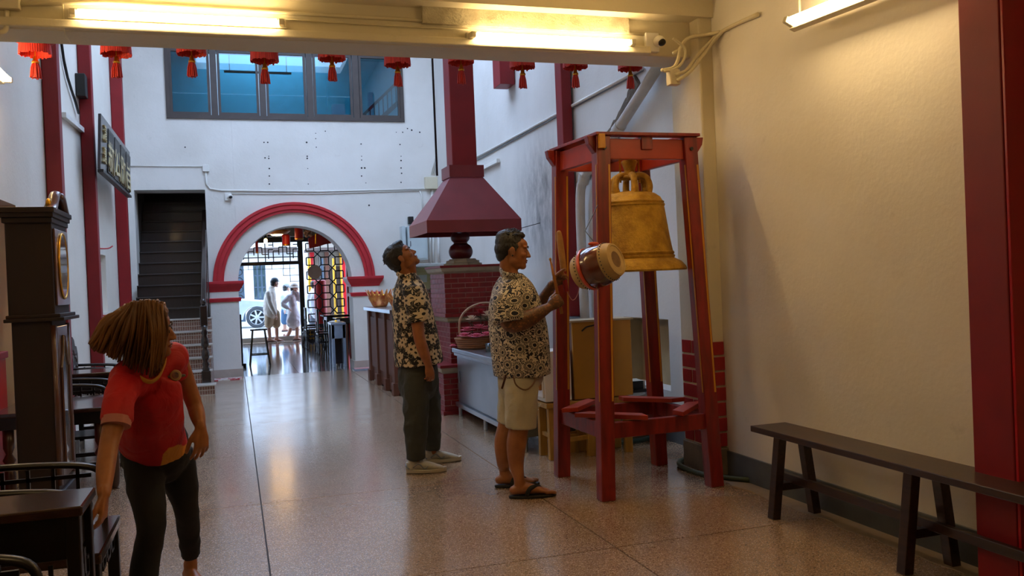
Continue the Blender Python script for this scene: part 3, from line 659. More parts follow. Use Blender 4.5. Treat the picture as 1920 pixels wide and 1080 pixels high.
# glass food display on counter's near end
t = thing('display_case', 'glass display case with cream back board behind the man looking up', 'display case', (2.4, 11.4, 1.09))
dx0, dx1, dy0, dy1 = 2.12, 2.68, 11.1, 11.75
obj('base', box(BM(), dx0, dx1, dy0, dy1, 1.09, 1.28), m_cw, t, bevel=.004); obj('back_panel', box(BM(), dx0, dx1, dy1-.02, dy1, 1.28, 1.62), mat('cream_board', 'dcc88a', .5), t)
obj('roof', box(BM(), dx0, dx1, dy0, dy1, 1.62, 1.66), m_panel, t, bevel=.005)
for xx in (dx0, dx1-.02): obj('post', box(BM(), xx, xx+.02, dy0, dy0+.02, 1.28, 1.62), m_steel, t)
obj('glass_front', box(BM(), dx0+.02, dx1-.02, dy0, dy0+.005, 1.28, 1.62), m_clear, t)
for k in range(3): obj('price_card', box(BM(), dx0+.12+k*.16, dx0+.23+k*.16, dy1-.03, dy1-.022, 1.42, 1.52), m_white, t)
for k in range(5): tag(obj('bread_roll', ell(BM(), (dx0+.1+k*.09, 11.35, 1.31), (.05, .05, .03)), mat('bread', '8a5a34', .6), smooth=True), ['first', 'second', 'third', 'fourth', 'fifth', 'sixth', 'seventh', 'eighth'][k]+' brown roll from the left inside the glass display case', 'bread', 'rolls in the display case')

# steel counter cabinet
t = thing('steel_cabinet', 'long stainless steel sliding-door counter cabinet in front of the furnace', 'cabinet', (2.5, 8, 0))
sx, sy0, sy1 = 2.2, 6.75, 9.02
obj('body', box(BM(), sx+.02, 2.72, sy0+.01, sy1-.01, .12, .66), m_steel2, t)
obj('top_sheet', box(BM(), sx-.03, 2.75, sy0-.02, sy1+.02, .665, .715), m_steel, t, bevel=.008)
for k, (a, c) in enumerate(((sy0+.03, 8.02), (7.98, sy1-.05))):
    f = obj('sliding_door', box(BM(), sx+.0+k*.008, sx+.012+k*.008, a, c, .16, .63), m_steel2, t, bevel=.003); obj('recessed_pull', box(BM(), sx-.004, sx+.002, (c-.12) if k else (a+.08), (c-.08) if k else a+.12, .36, .48), m_grey, f)
obj('bottom_rail', box(BM(), sx-.015, sx+.03, sy0, sy1, .10, .145), m_steel, t, bevel=.004); obj('top_rail', box(BM(), sx-.012, sx+.02, sy0, sy1, .635, .665), m_steel, t)
for x in (sx+.02, 2.68):
    for y in (sy0+.05, 8.0, sy1-.06): obj('leg', tube(BM(), [(x, y, 0), (x, y, .12)], .018, 8), m_steel, t)
# flower basket etc.
m_pink = mat('pink_petals', 'f08aa4', .5, c2='c83c60', scale=30, amt=1.); m_whitefl = mat('white_petals', 'e8dccb', .5, c2='d8b890'); m_leaf = mat('leaf_green', '31452c', .5, c2='1e2e1c'); m_redfl = mat('red_petals', 'b02434', .5, c2='7c1422')
def flower(p, r, m, label, group, up=.5, n=12, name='lotus_flower', h=0, parent=None):
    t = thing(name, label, 'flower', p, group); b = BM(); o = V(p)
    for ring, (rr, el) in enumerate(((1., .25), (.8, .7), (.55, 1.15))):
        for k in range(n):
            a = 2*PI*(k+.5*ring)/n; d = V((math.cos(a)*math.cos(el), math.sin(a)*math.cos(el), math.sin(el)*up+.2*ring)); s = V((-math.sin(a), math.cos(a), 0))
            tube(b, [o+d*.01, o+d*r*rr*.55, o+d*r*rr], [(.004, .004), (r*.17, .004), (.002, .002)], 5, side=s)
    obj('petals', b, m, t)['kind'] = 'stuff'; obj('flower_centre', ell(BM(), o+V((0, 0, .008)), (r*.18, r*.18, r*.14), seg=8, rings=6), m_gold, t, smooth=True)
    if h: obj('stem', tube(BM(), [o-V((0, 0, h)), o], .004, 6), m_leaf, t); obj('leaf', ell(BM(), o-V((.02, .02, .03)), (.035, .02, .006), rot('Y', 30), 8, 5), m_leaf, t)
    return t
t = thing('flower_basket', 'woven basket with tall arched handle on steel cabinet', 'basket', (2.55, 8.55, .715))
b = BM()
for k in range(5): tube(b, [(2.5+.24*math.cos(a)*(.86+.035*k), 8.55+.2*math.sin(a)*(.86+.035*k), .73+.022*k) for a in [2*PI*i/24 for i in range(25)]], .012, 6, cap=False)
obj('woven_rings', b, mat('wicker', '9a6a4a', .7), t, smooth=True)['kind'] = 'stuff'
obj('bottom', lathe(BM(), [(.01, .718), (.19, .718), (.19, .73)], (2.5, 8.55, 0), 16), mat('wicker_base', '6a4630', .7), t)
obj('handle', tube(BM(), [(2.31, 8.5, .72), (2.29, 8.5, .95), (2.34, 8.5, 1.08), (2.47, 8.5, 1.16), (2.63, 8.5, 1.17), (2.76, 8.5, 1.08), (2.8, 8.5, .9), (2.79, 8.5, .72)], .012, 8, sub=4), mat('rattan', 'b49478', .6), t, smooth=True)
fl = [(2.32, 8.40, .85), (2.42, 8.33, .84), (2.38, 8.52, .90), (2.53, 8.32, .85), (2.62, 8.37, .86), (2.70, 8.44, .85), (2.50, 8.5, .92), (2.62, 8.55, .90)]
for k, p in enumerate(fl): flower(p, .085, m_pink, ['first', 'second', 'third', 'fourth', 'fifth', 'sixth', 'seventh', 'eighth'][k]+' pink lotus flower counted along the front and back of the basket', 'pink lotus flowers around the basket')
for p, m, lab in (((2.44, 8.55, 1.00), m_whitefl, 'cream artificial flower standing left in the basket'), ((2.60, 8.5, 1.04), m_whitefl, 'white spiky artificial flower standing tallest in basket'), ((2.55, 8.6, 1.06), m_redfl, 'red and white lotus bud behind the white flower')): flower(p, .07, m, lab, None, up=1.1, h=.24, name='tall_flower')
flower((2.52, 8.5, 1.15), .05, m_redfl, 'dark red flower tied to the top of the basket handle', None, name='handle_flower')
flower((2.24, 8.6, .745), .04, m_pink, 'single pink flower lying at the left end of steel cabinet', None, name='loose_flower')
for k, (x, y) in enumerate(((2.32, 8.15), (2.36, 7.72))):
    b = BM(); lathe(b, [(.024, .716), (.032, .80), (.029, .80), (.021, .722)], (x, y, 0), 14, cap=False); tag(obj('drinking_glass', b, m_clear, smooth=True), ['small clear glass in front of the pink flowers', 'small clear glass nearer the man in shorts'][k], 'glass')
b = BM(); box(b, 2.46, 2.74, 8.76, 8.98, .716, .86); tag(obj('wooden_box', b, mat('honey_wood', 'a87434', .5)), 'honey coloured wooden box behind the flower basket', 'box')
for k in range(5): tag(obj('gold_cup', lathe(BM(), [(.018, .86), (.034, .91), (.03, .91)], (2.49+k*.055, 8.82, 0), 10), m_gold, smooth=True), ['first', 'second', 'third', 'fourth', 'fifth', 'sixth', 'seventh', 'eighth'][k]+' small gold cup from the left on the wooden box', 'cup', 'gold cups behind the flowers')

for o in COL.objects:      # set the basket at the far corner of the cabinet, the gold cups in front of it
    n = o.name.split('.')[0]
    if n in ('flower_basket', 'lotus_flower', 'tall_flower', 'handle_flower', 'loose_flower'): o.location += V((-.10, .25, 0))
    elif n in ('wooden_box', 'gold_cup'): o.location += V((.03, -.36, 0))
# white cabinet, yellow cupboard, wooden stand
m_ywood = mat('yellow_pine', 'b98a3a', .5, c2='8a6226', scale=6, stretch=(6, 6, 1)); m_yellowp = mat('mustard_panel', 'b8842a', .5, c2='a87522', scale=4)
t = thing('wooden_stand', 'yellow wooden trestle stand behind the left bell-frame leg', 'stand', (2.6, 6.6, 0))
for x in (2.30, 2.62, 2.94):
    for y in (6.38, 6.6): obj('leg', box(BM(), x-.03, x+.03, y-.025, y+.025, 0, .42), m_ywood, t, bevel=.004)
for y in (6.38, 6.6): obj('stretcher', bar(BM(), (2.33, y, .14), (2.91, y, .16), .025, .03), m_ywood, t)
for x in (2.30, 2.62): obj('side_rail', bar(BM(), (x, 6.38, .18), (x, 6.6, .18), .025, .03), m_ywood, t)
obj('stand_top', box(BM(), 2.25, 2.98, 6.34, 6.64, .40, .44), m_ywood, t, bevel=.004)
t = thing('white_cabinet', 'small white cabinet with a wooden door handle behind man in shorts', 'cabinet', (2.3, 6.7, .44))
obj('body', box(BM(), 2.25, 2.47, 6.36, 6.64, .45, .84), m_white, t, bevel=.006); f = obj('door', box(BM(), 2.238, 2.25, 6.38, 6.62, .48, .80), m_white, t, bevel=.004); obj('handle', box(BM(), 2.215, 2.238, 6.40, 6.43, .54, .68), mat('tan_wood', 'a8743c', .5), f, bevel=.003)
t = thing('yellow_cupboard', 'mustard yellow panel cupboard behind the bell frame', 'cupboard', (2.75, 6.7, .45))
obj('front_panel', box(BM(), 2.5, 3.0, 6.38, 6.40, .45, 1.05), m_yellowp, t, bevel=.002); obj('carcass', box(BM(), 2.5, 3.0, 6.40, 6.64, .45, 1.05), mat('brown_side_board', '6a3a24', .5), t); obj('top_board', box(BM(), 2.48, 3.02, 6.37, 6.66, 1.05, 1.065), mat('pale_top', 'b8a888', .5), t)
obj('painted_mark', tube(BM(), [(2.58, 6.378, .98), (2.62, 6.378, 1.01), (2.68, 6.378, 1.02), (2.72, 6.378, 1.04)], .006, 5, sub=3), m_black, t)
for k in range(3): tag(obj('floor_tin', lathe(BM(), [(.06, 0), (.06, .14), (.055, .15)], (2.42+k*.14, 6.62, 0), 12), m_ywood), ['first', 'second', 'third', 'fourth', 'fifth', 'sixth', 'seventh', 'eighth'][k]+' small tin from the left under the yellow wooden stand', 'tin', 'tins under the wooden stand')

# concrete basin with board and book bundles, hose, niche
t = thing('concrete_basin', 'round dark concrete basin with a board on top behind the frame', 'basin', (3.1, 7.0, 0))
obj('drum', lathe(BM(), [(.27, 0), (.3, .03), (.3, .36), (.28, .38)], (3.1, 7.0, 0), 28), m_dirty, t, smooth=2); obj('board', box(BM(), 2.82, 3.42, 6.95, 7.4, .38, .405), m_darkwood, t, bevel=.004)
m_paper = mat('old_paper', 'c9c2b0', .7, c2='a59c88')
for k, (x, y, z, r) in enumerate(((2.97, 7.07, .405, 8), (3.27, 7.1, .405, -4), (3.1, 7.1, .475, 6))):
    bb = BM(); box(bb, -.14, .14, -.1, .1, 0, .068); bb.transform(Matrix.Translation((x, y, z)) @ Matrix.Rotation(math.radians(r), 4, 'Z')); tt = thing('book_bundle', ['left book bundle on the board by the wall niche', 'right book bundle on the board by the wall niche', 'upper book bundle resting across the lower two'][k], 'books', (x, y, z)); obj('pages', bb, m_paper, tt)
    bb = BM(); box(bb, -.145, -.138, -.105, .105, 0, .07); box(bb, -.145, .12, -.108, -.101, 0, .07); bb.transform(Matrix.Translation((x, y, z)) @ Matrix.Rotation(math.radians(r), 4, 'Z')); obj('dark_cover', bb, m_black, tt)
tag(obj('kettle', ell(BM(), (3.33, 7.32, .47), (.05, .07, .085)), m_black, smooth=True), 'small dark pot beside the book bundles', 'pot')
m_hose = mat('teal_hose', '3d5a5c', .4)
cable('hose_pipe', [(3.1+.33*math.cos(a), 7.0+.33*math.sin(a), .02) for a in [PI*(.8+i*.12) for i in range(11)]], .02, 'teal hose lying round the concrete basin', m_hose, sub=3)
cable('hose_pipe', [(3.42, 6.1, .02), (3.2, 5.9, .02), (3.02, 5.7, .02), (3.0, 5.4, .02), (3.08, 5.2, .02), (3.19, 5.05, .02)], .018, 'green hose lying round the foot of the brick pillar', mat('green_hose', '3f4a34', .5), sub=4)
# worn edge of floor along right wall
b = BM(); m_edge = mat('worn_floor_edge', '8d7c68', .75, c2='6a5a4a', scale=9, bump=.4, bscale=40)
w = [(3.06+.05*noise.noise(V((i*.35, 0, 0)))+.03*noise.noise(V((i*1.3, 5, 0))), 1.5+i*.08) for i in range(48)]
for (xa, ya), (xc, yc) in zip(w, w[1:]): hexa(b, [(xa, ya, 0), (3.19, ya, 0), (3.19, yc, 0), (xc, yc, 0), (xa, ya, .004), (3.19, ya, .004), (3.19, yc, .004), (xc, yc, .004)])
bmesh.ops.remove_doubles(b, verts=b.verts, dist=1e-5)
struct('trim_floor_edge', b, m_edge)
# ================================================================ red column at right
t = thing('red_column', 'red painted column on the right wall beside the bench', 'column', (3.1, 2.9, 0))
obj('shaft', box(BM(), 3.03, 3.2, 2.82, 3.03, 0, 3.3), m_red, t, bevel=.006)
obj('lit_front_face', box(BM(), 3.035, 3.18, 2.805, 2.82, 0, 3.3), m_redbright, t, bevel=.003)  # lit side of the column painted in as a brighter red plate

# ================================================================ bell frame
m_fr = mat('bell_frame_red', '8e1f16', .42, c2='5e130e', scale=7, stretch=(3, 3, .5), amt=.9, bump=.15, bscale=40, coat=.15)
m_frtop = mat('bell_frame_orange_red', 'a83218', .42, c2='7c2010', scale=5); m_stripe = mat('yellow_stripe', 'c98a1e', .45)
t = thing('bell_stand', 'tall red wooden frame with splayed legs holding the bell', 'frame', (2.55, 5.45, 0))
B = [V((2.17, 5.07, 0)), V((2.95, 5.09, 0)), V((2.94, 5.85, 0)), V((2.165, 5.83, 0))]
T = [V((2.265, 5.15, 2.29)), V((2.885, 5.16, 2.29)), V((2.84, 5.76, 2.29)), V((2.215, 5.75, 2.29))]
nm = ['front leg of the frame']
for i in range(4):
    f = obj('leg', bar(BM(), B[i], T[i], .094, .094, side=(1, 0, 0)), m_fr, t, bevel=.006)
    d = (T[i]-B[i]); a = B[i]+d*.27; c = B[i]+d*.92
    for off, sd in ((V((.034, -.0465, 0)), 1),):
        obj('stripe', bar(BM(), a+off, c+off, .012, .006, side=(1, 0, 0)), m_stripe, f)
    off = V((-.0465, -.03, 0)); obj('stripe', bar(BM(), a+off, c+off, .006, .012, side=(1, 0, 0)), m_stripe, f)
def lerpz(i, z): d = T[i]-B[i]; return B[i]+d*(z/d.z)
for i in range(4):
    j = (i+1) % 4; a, c = lerpz(i, .43), lerpz(j, .43); obj('lower_rail', bar(BM(), a, c, .05, .1, side=(c-a).cross(V((0, 0, 1)))), m_fr, t, bevel=.004)
    a, c = lerpz(i, 2.21), lerpz(j, 2.21); obj('upper_rail', bar(BM(), a, c, .04, .13, side=(c-a).cross(V((0, 0, 1)))), m_frtop, t, bevel=.004)
for i in range(4):
    p = lerpz(i, .49); ctr = V((2.56, 5.46, .49)); d = (ctr-p); d.z = 0; d.normalize(); s = V((-d.y, d.x, 0)); q = p+d*.12
    prism(b := BM(), [q-s*.25-d*.02, q+s*.25-d*.02, q+s*.18+d*.07, q-s*.18+d*.07], (0, 0, .03)); obj('corner_board', b, m_frtop, t, bevel=.003)
ring = [(T[0]+V((-.06, -.07, .0))), (T[1]+V((.06, -.07, 0))), (T[2]+V((.06, .06, 0))), (T[3]+V((-.06, .06, 0)))]
inn = [p.lerp(V((2.55, 5.45, 2.29)), .24) for p in ring]
for i in range(4):
    j = (i+1) % 4; obj('top_board', prism(BM(), [ring[i], ring[j], inn[j], inn[i]], (0, 0, .02)), m_fr, t, bevel=.003)
for i in range(4):   # curved corner hooks at the ends of the top rails
    d = (T[i]-V((2.55, 5.45, 2.29))); sx_ = 1 if d.x > 0 else -1
    p = T[i]+V((sx_*.05, 0, 0)); poly = [V((p.x, p.y-.03, 2.29)), V((p.x+sx_*.055, p.y-.03, 2.29)), V((p.x+sx_*.045, p.y-.03, 2.24)), V((p.x+sx_*.01, p.y-.03, 2.19)), V((p.x, p.y-.03, 2.18))]
    obj('corner_hook', prism(BM(), poly, (0, .06, 0)), m_fr, t, bevel=.004)
    obj('peg', lathe(BM(), [(.012, 0), (.012, .006)], T[i]+V((0, -.055, -.08)), 8, rot('X', 90)), m_black, t)
obj('yellow_tip', box(BM(), T[0].x-.045, T[0].x-.005, T[0].y-.085, T[0].y-.055, 2.205, 2.295), m_stripe, t, bevel=.003)
obj('cross_beam', bar(BM(), (2.575, 5.12, 2.25), (2.575, 5.78, 2.25), .08, .09, side=(1, 0, 0)), m_fr, t, bevel=.005)

# bell
g = G('gilt_bell_bronze'); v = g.obj(); s_ = g.sep(v)
ang = g.math('ARCTAN2', s_[1], s_[0]); 
f = g.ramp(g.noise(9, 5, v, rough=.65), .38, .68)
g.set(Base_Color=g.mix(f, 'dcae40', 'a87c28'), Roughness=.55, Metallic=.4)
cells = g.node('ShaderNodeTexVoronoi', feature='DISTANCE_TO_EDGE'); g.put(cells.inputs['Vector'], g.comb(g.math('MULTIPLY', ang, 9.), g.math('MULTIPLY', s_[2], 34.), 0.)); cells.inputs['Scale'].default_value = 1.6
band = g.math('MULTIPLY', g.ramp(s_[2], .12, .14), g.ramp(s_[2], .44, .42))
h = g.math('ADD', g.math('MULTIPLY', g.math('LESS_THAN', cells.outputs[0], .12), g.math('ADD', g.math('MULTIPLY', band, .8), .3)), g.noise(60, 5, v, rough=.7))
g.bump(h, 1., .012); m_bell = g.m
bc = V((2.60, 5.45, 0))
t = thing('temple_bell', 'large golden bronze bell with looped crown hanging in the frame', 'bell', bc+V((0, 0, 1.42)))
prof = [(.30, 1.455), (.34, 1.435), (.355, 1.425), (.36, 1.435), (.352, 1.455), (.325, 1.485), (.29, 1.505), (.277, 1.51), (.283, 1.518), (.283, 1.528), (.273, 1.532), (.279, 1.54), (.279, 1.55), (.270, 1.556), (.255, 1.64), (.24, 1.74), (.226, 1.84), (.222, 1.86), (.228, 1.866), (.228, 1.876), (.219, 1.88), (.224, 1.886), (.224, 1.894), (.213, 1.90), (.20, 1.925), (.165, 1.95), (.10, 1.965), (.01, 1.97)]
b = BM(); lathe(b, prof, bc, 64, cap=False)
lathe(b, [(.30, 1.455), (.25, 1.52), (.23, 1.7), (.19, 1.9), (.01, 1.93)], bc, 40, cap=False)
obj('bell_body', b, m_bell, t, smooth=2)
b = BM()
for k in range(6):
    a = k*PI/3+.3; c, s = math.cos(a), math.sin(a)
    tube(b, [bc+V((c*r, s*r, z)) for r, z in ((.125, 1.95), (.135, 2.0), (.115, 2.055), (.07, 2.075), (.03, 2.07))], [.026, .024, .022, .024, .022], 8, side=(-s, c, 0), sub=4)
obj('crown_loops', b, m_bell, t, smooth=True)
obj('crown_finial', lathe(BM(), [(.05, 2.06), (.038, 2.09), (.036, 2.12), (.048, 2.15), (.056, 2.17), (.05, 2.18), (.02, 2.18)], bc, 16), m_bell, t, smooth=True)
obj('crown_ring', lathe(BM(), [(.09, 2.055), (.075, 2.075), (.05, 2.08)], bc, 20), m_bell, t, smooth=True)
for sx_ in (-.07, .07):
    tag(obj('hanging_rod', tube(BM(), [bc+V((sx_, 0, 2.03)), bc+V((sx_, 0, 2.225))], .007, 8), m_gold), ('left' if sx_ < 0 else 'right')+' thin brass rod holding the bell from the cross beam', 'rod')

# drum
dc = V((2.07, 4.83, 1.462)); ax = V((.56, -.75, .27)).normalized(); q = ax.to_track_quat('Z', 'Y').to_matrix()
m_drum = mat('lacquered_drum_wood', '6a2a12', .2, c2='2c1008', scale=5, amt=1., coat=.8); m_skin = mat('drum_hide', 'b99a62', .6, c2='9a7c48', scale=18, bump=.2); m_strap = mat('orange_strap', 'd8502c', .35, coat=.4)
t = thing('drum', 'small barrel drum with studded hide heads tied to the front leg', 'drum', dc-V((0, 0, .13)))
obj('barrel', lathe(BM(), [(.094, -.125), (.112, -.09), (.125, -.04), (.128, 0), (.125, .04), (.112, .09), (.094, .125)], dc, 32, q), m_drum, t, smooth=True)
for s in (-1, 1):
    f = obj('hide_head', lathe(BM(), [(.117, .075*s), (.111, .1*s), (.101, .127*s), (.098, .134*s), (.086, .137*s), (.082, .132*s), (.02, .132*s)], dc, 32, q), m_skin, t, smooth=2)
    b = BM()
    for k in range(34):
        a = 2*PI*k/34; ell(b, dc+q @ V((.1155*math.cos(a), .1155*math.sin(a), .09*s)), (.0042,)*3, seg=6, rings=4)
    obj('stud', b, m_black, f)['kind'] = 'stuff'
obj('worn_patch', lathe(BM(), [(.05, .1325), (.001, .1335)], dc, 16, q, cap=False), mat('dark_hide_patch', '7a5a34', .6, c2='4a3018', scale=30), t)
b = BM(); tube(b, [dc+q @ V((.128*math.cos(a), .128*math.sin(a), -.055)) for a in [2*PI*i/32 for i in range(33)]], [(.012, .003)]*33, 6, side=ax, cap=False); obj('strap', b, m_strap, t, smooth=True)
obj('hanging_string', tube(BM(), [dc+V((.0, 0, .125)), dc+V((-.02, .12, .22)), V((2.2, 5.09, 1.85))], .003, 5), m_black, t)
obj('strap_knot', ell(BM(), dc+V((-.02, 0, .135)), (.035, .012, .012)), m_strap, t, smooth=True)

# ================================================================ bench
m_bench = mat('dark_brown_bench_wood', '3a2418', .38, c2='24150e', scale=5, stretch=(10, 1, 10), amt=.9, coat=.2, bump=.08)
t = thing('bench', 'long narrow dark wooden bench with splayed legs along the right wall', 'bench', (2.99, 3.2, 0))
obj('seat', box(BM(), 2.86, 3.10, 2.0, 4.50, .455, .49), m_bench, t, bevel=.004)
for y in (4.27, 3.26, 2.26):
    for s in (-1, 1): obj('leg', bar(BM(), (2.98+s*.135, y+.0, 0), (2.98+s*.075, y, .456), .05, .055, side=(1, 0, 0)), m_bench, t, bevel=.003)
    obj('cross_rail', bar(BM(), (2.98-.11, y, .175), (2.98+.11, y, .175), .03, .04, side=(0, 1, 0)), m_bench, t)
obj('long_stretcher', bar(BM(), (2.98, 2.1, .21), (2.98, 4.38, .21), .03, .045, side=(1, 0, 0)), m_bench, t, bevel=.003)

# ================================================================ lanterns
m_fringe = mat('red_silk_fringe', 'd8301a', .55, c2='a81a10', scale=90, amt=1., stretch=(1, 1, .05), bump=.4, bscale=200)
m_lantern = mat('red_lantern_cloth', 'c01a14', .5, c2='981010')
def lantern(p, label):
    t = thing('lantern', label, 'lantern', p, 'row of red tasselled lanterns behind the beam')
    x, y, z = p    # z = tassel bottom
    obj('globe', lathe(BM(), [(.06, z+.22), (.12, z+.25), (.17, z+.31), (.185, z+.38), (.17, z+.45), (.12, z+.51), (.06, z+.54)], (x, y, 0), 24), m_lantern, t, smooth=True)
    obj('top_cap', lathe(BM(), [(.07, z+.53), (.07, z+.56), (.05, z+.57)], (x, y, 0), 16), m_gold, t)
    b = BM()
    for k in range(44):
        a = 2*PI*k/44; c, s = math.cos(a), math.sin(a); r = .098; l = z+.165+random.uniform(-.006, .006)
        tube(b, [(x+c*r*.97, y+s*r*.97, z+.235), (x+c*r, y+s*r, z+.2), (x+c*r*1.02, y+s*r*1.02, l)], [(.008, .0035)]*3, 5, side=(-s, c, 0))
    lathe(b, [(.094, z+.235), (.097, z+.18), (.092, z+.18), (.09, z+.235)], (x, y, 0), 24, cap=False)
    obj('fringe', b, m_fringe, t)['kind'] = 'stuff'
    obj('bottom_cap', lathe(BM(), [(.06, z+.232), (.062, z+.222), (.03, z+.215)], (x, y, 0), 16), m_gold, t)
    b = BM(); tube(b, [(x, y, z+.22), (x, y, z+.15)], .004, 6); lathe(b, [(.008, z+.155), (.016, z+.142), (.016, z+.128), (.024, z+.118), (.024, z+.108), (.018, z+.102)], (x, y, 0), 12); obj('gold_bead', b, m_gold, t, smooth=2)
    b = BM()
    for k in range(26):
        a = k*2.4; r = .026*math.sqrt((k+.5)/26); c, s = math.cos(a), math.sin(a)
        tube(b, [(x+c*r*.6, y+s*r*.6, z+.112), (x+c*r*1.1, y+s*r*1.1, z+.07), (x+c*r*1.35, y+s*r*1.35, z+random.uniform(0, .012))], .005, 5)
    obj('tassel', b, m_fringe, t)['kind'] = 'stuff'
    obj('cord', tube(BM(), [(x, y, z+.57), (x, y, 4.3)], .004, 5), m_black, t)
ords = ['first', 'second', 'third', 'fourth', 'fifth', 'sixth', 'seventh', 'eighth', 'ninth', 'tenth']
for k, (px, py) in enumerate(((68, 148), (220, 147), (361, 145), (498, 158), (624, 153), (747, 163), (866, 158), (981, 166), (1080, 165), (1183, 167))):
    lantern(PY(px, py, 6.7), ords[k]+' red tasselled lantern from the left, hanging behind the beam')
tag(obj('hanging_cable', tube(BM(), [(XL, 6.7, 4.3), (3.44, 6.7, 4.3)], .006, 6), m_black), 'straight cable the lanterns hang from', 'cable')

# ================================================================ longcase clock

m_clock = mat('mahogany', '200a06', .65, c2='120503', scale=5, stretch=(6, 6, 1)); m_clockf = mat('clock_front_wood', '5a3a30', .3, c2='3a2219', scale=8, coat=.6)
m_mirror = G('clock_glass').set(Base_Color=(.25, .28, .33), Roughness=.05, Metallic=.6).m
cx0, cx1, cy0, cy1 = -1.20, -.965, 5.5, 5.98
t = thing('longcase_clock', 'tall dark wooden longcase clock against the left wall', 'clock', (-1.1, 5.74, 0))
obj('trunk', box(BM(), cx0+.01, cx1-.02, cy0+.02, cy1-.02, .3, 1.28), m_clock, t, bevel=.008)
obj('plinth', box(BM(), cx0, cx1+.0, cy0, cy1, 0, .3), m_clock, t, bevel=.01)
obj('hood', box(BM(), cx0, cx1, cy0+.01, cy1-.01, 1.31, 1.84), m_clock, t, bevel=.006)
b = BM(); box(b, cx0-.02, cx1+.05, cy0-.02, cy1+.02, 1.275, 1.295); box(b, cx0-.01, cx1+.03, cy0-.01, cy1+.01, 1.295, 1.315); obj('waist_moulding', b, m_clock, t, bevel=.004)
b = BM()
for z, o in ((1.83, .015), (1.86, .03), (1.885, .045)): box(b, cx0-o*.6, cx1+o*.6, cy0-o, cy1+o, z, z+.03)
obj('top_moulding', b, m_clock, t, bevel=.004)
b = BM()   # swan neck pediment on the front (facing the hall)
for s in (-1, 1):
    ym = (cy0+cy1)/2; pts = [(cx1+.0, ym+s*.23, 1.90), (cx1, ym+s*.17, 1.925), (cx1, ym+s*.10, 1.99), (cx1, ym+s*.05, 2.01), (cx1, ym+s*.03, 1.985)]
    tube(b, pts, [(.03, .016), (.03, .018), (.03, .02), (.03, .018), (.03, .01)], 8, side=(1, 0, 0), sub=4)
obj('swan_neck_pediment', b, m_clockf, t, smooth=True)
obj('pediment_back', prism(BM(), [(cx1-.02, cy0+.02, 1.9), (cx1-.02, cy1-.02, 1.9), (cx1-.02, cy1-.12, 1.96), (cx1-.02, cy0+.12, 1.96)], (-.02, 0, 0)), m_clock, t)
obj('gilt_finial', ell(BM(), (cx1-.02, cy0+.08, 1.945), (.016, .022, .03)), m_gold, t, smooth=True)
f = obj('hood_door', box(BM(), cx1, cx1+.012, cy0+.04, cy1-.04, 1.36, 1.80), m_clockf, t, bevel=.004)
b = BM(); lathe(b, [(.001, 0), (.13, 0), (.13, .006), (.001, .006)], (cx1+.012, (cy0+cy1)/2, 1.59), 28, Matrix(((0, 0, 1), (1, 0, 0), (0, 1.4, 0))), cap=False); obj('dial_glass', b, m_mirror, f)
b = BM(); tube(b, [(cx1+.016, (cy0+cy1)/2+.135*math.cos(a), 1.59+.19*math.sin(a)) for a in [2*PI*i/28 for i in range(29)]], .007, 6, cap=False); obj('dial_bezel', b, m_gold, f, smooth=True)
f = obj('trunk_door', box(BM(), cx1-.02, cx1-.005, cy0+.08, cy1-.08, .36, 1.24), m_clockf, t, bevel=.004)
ym = (cy0+cy1)/2; poly = [V((cx1-.005, ym-.11, .42)), V((cx1-.005, ym+.11, .42)), V((cx1-.005, ym+.11, 1.0)), V((cx1-.005, ym+.05, 1.08)), V((cx1-.005, ym+.02, 1.18)), V((cx1-.005, ym-.02, 1.18)), V((cx1-.005, ym-.05, 1.08)), V((cx1-.005, ym-.11, 1.0))]
obj('trunk_glass', prism(BM(), poly, (.004, 0, 0)), m_mirror, f)
b = BM(); tube(b, [p+V((.006, 0, 0)) for p in poly+[poly[0]]], .009, 6, cap=False); obj('glass_moulding', b, m_clockf, f)
for s in (cy0+.03, cy1-.03): obj('quarter_column', tube(BM(), [(cx1-.015, s, .34), (cx1-.015, s, 1.25)], .016, 10), m_clockf, t, smooth=True)
# altar in the recess behind
t = thing('altar_table', 'red altar table in the wall recess behind the clock', 'table', (-1.9, 6.6, 0))
obj('table_top', box(BM(), XL-1.0, XL-.05, 5.6, 7.3, .98, 1.03), m_red, t, bevel=.006); obj('front_panel', box(BM(), XL-.1, XL-.07, 5.6, 7.3, .0, .98), m_redbright, t)
p = PX(10, 572, -1.72); tt = thing('altar_candle', 'lit red candle lamp glowing at the left edge beside the clock', 'candle', (p.x, p.y, 1.03))
obj('candle_stick', lathe(BM(), [(.05, 1.03), (.03, 1.06), (.02, 1.12), (.03, 1.16), (.03, p.z-.05)], (p.x, p.y, 0), 12), m_redbright, tt, smooth=True); obj('flame', ell(BM(), (p.x, p.y, p.z), (.014, .014, .035)), emis('flame', (1, .5, .12), 60), tt, smooth=True)
p = PX(10, 530, -1.8); tt = thing('gold_ornament', 'gold and red altar ornament above the candle at left edge', 'ornament', (p.x, p.y, 1.03))
obj('stem', tube(BM(), [(p.x, p.y, 1.03), (p.x, p.y, p.z)], .02, 8), m_redbright, tt); b = BM()
for k in range(9): a = k*2*PI/9; ell(b, p+V((0, .05*math.cos(a), .05*math.sin(a))), (.012, .03, .03), seg=8, rings=5)
obj('rosette', b, m_gold, tt, smooth=True)['kind'] = 'stuff'
tag(obj('altar_banner', box(BM(), XL-.35, XL-.33, 6.9, 7.45, .3, 1.9), m_redbright), 'red hanging banner inside the altar recess', 'banner')

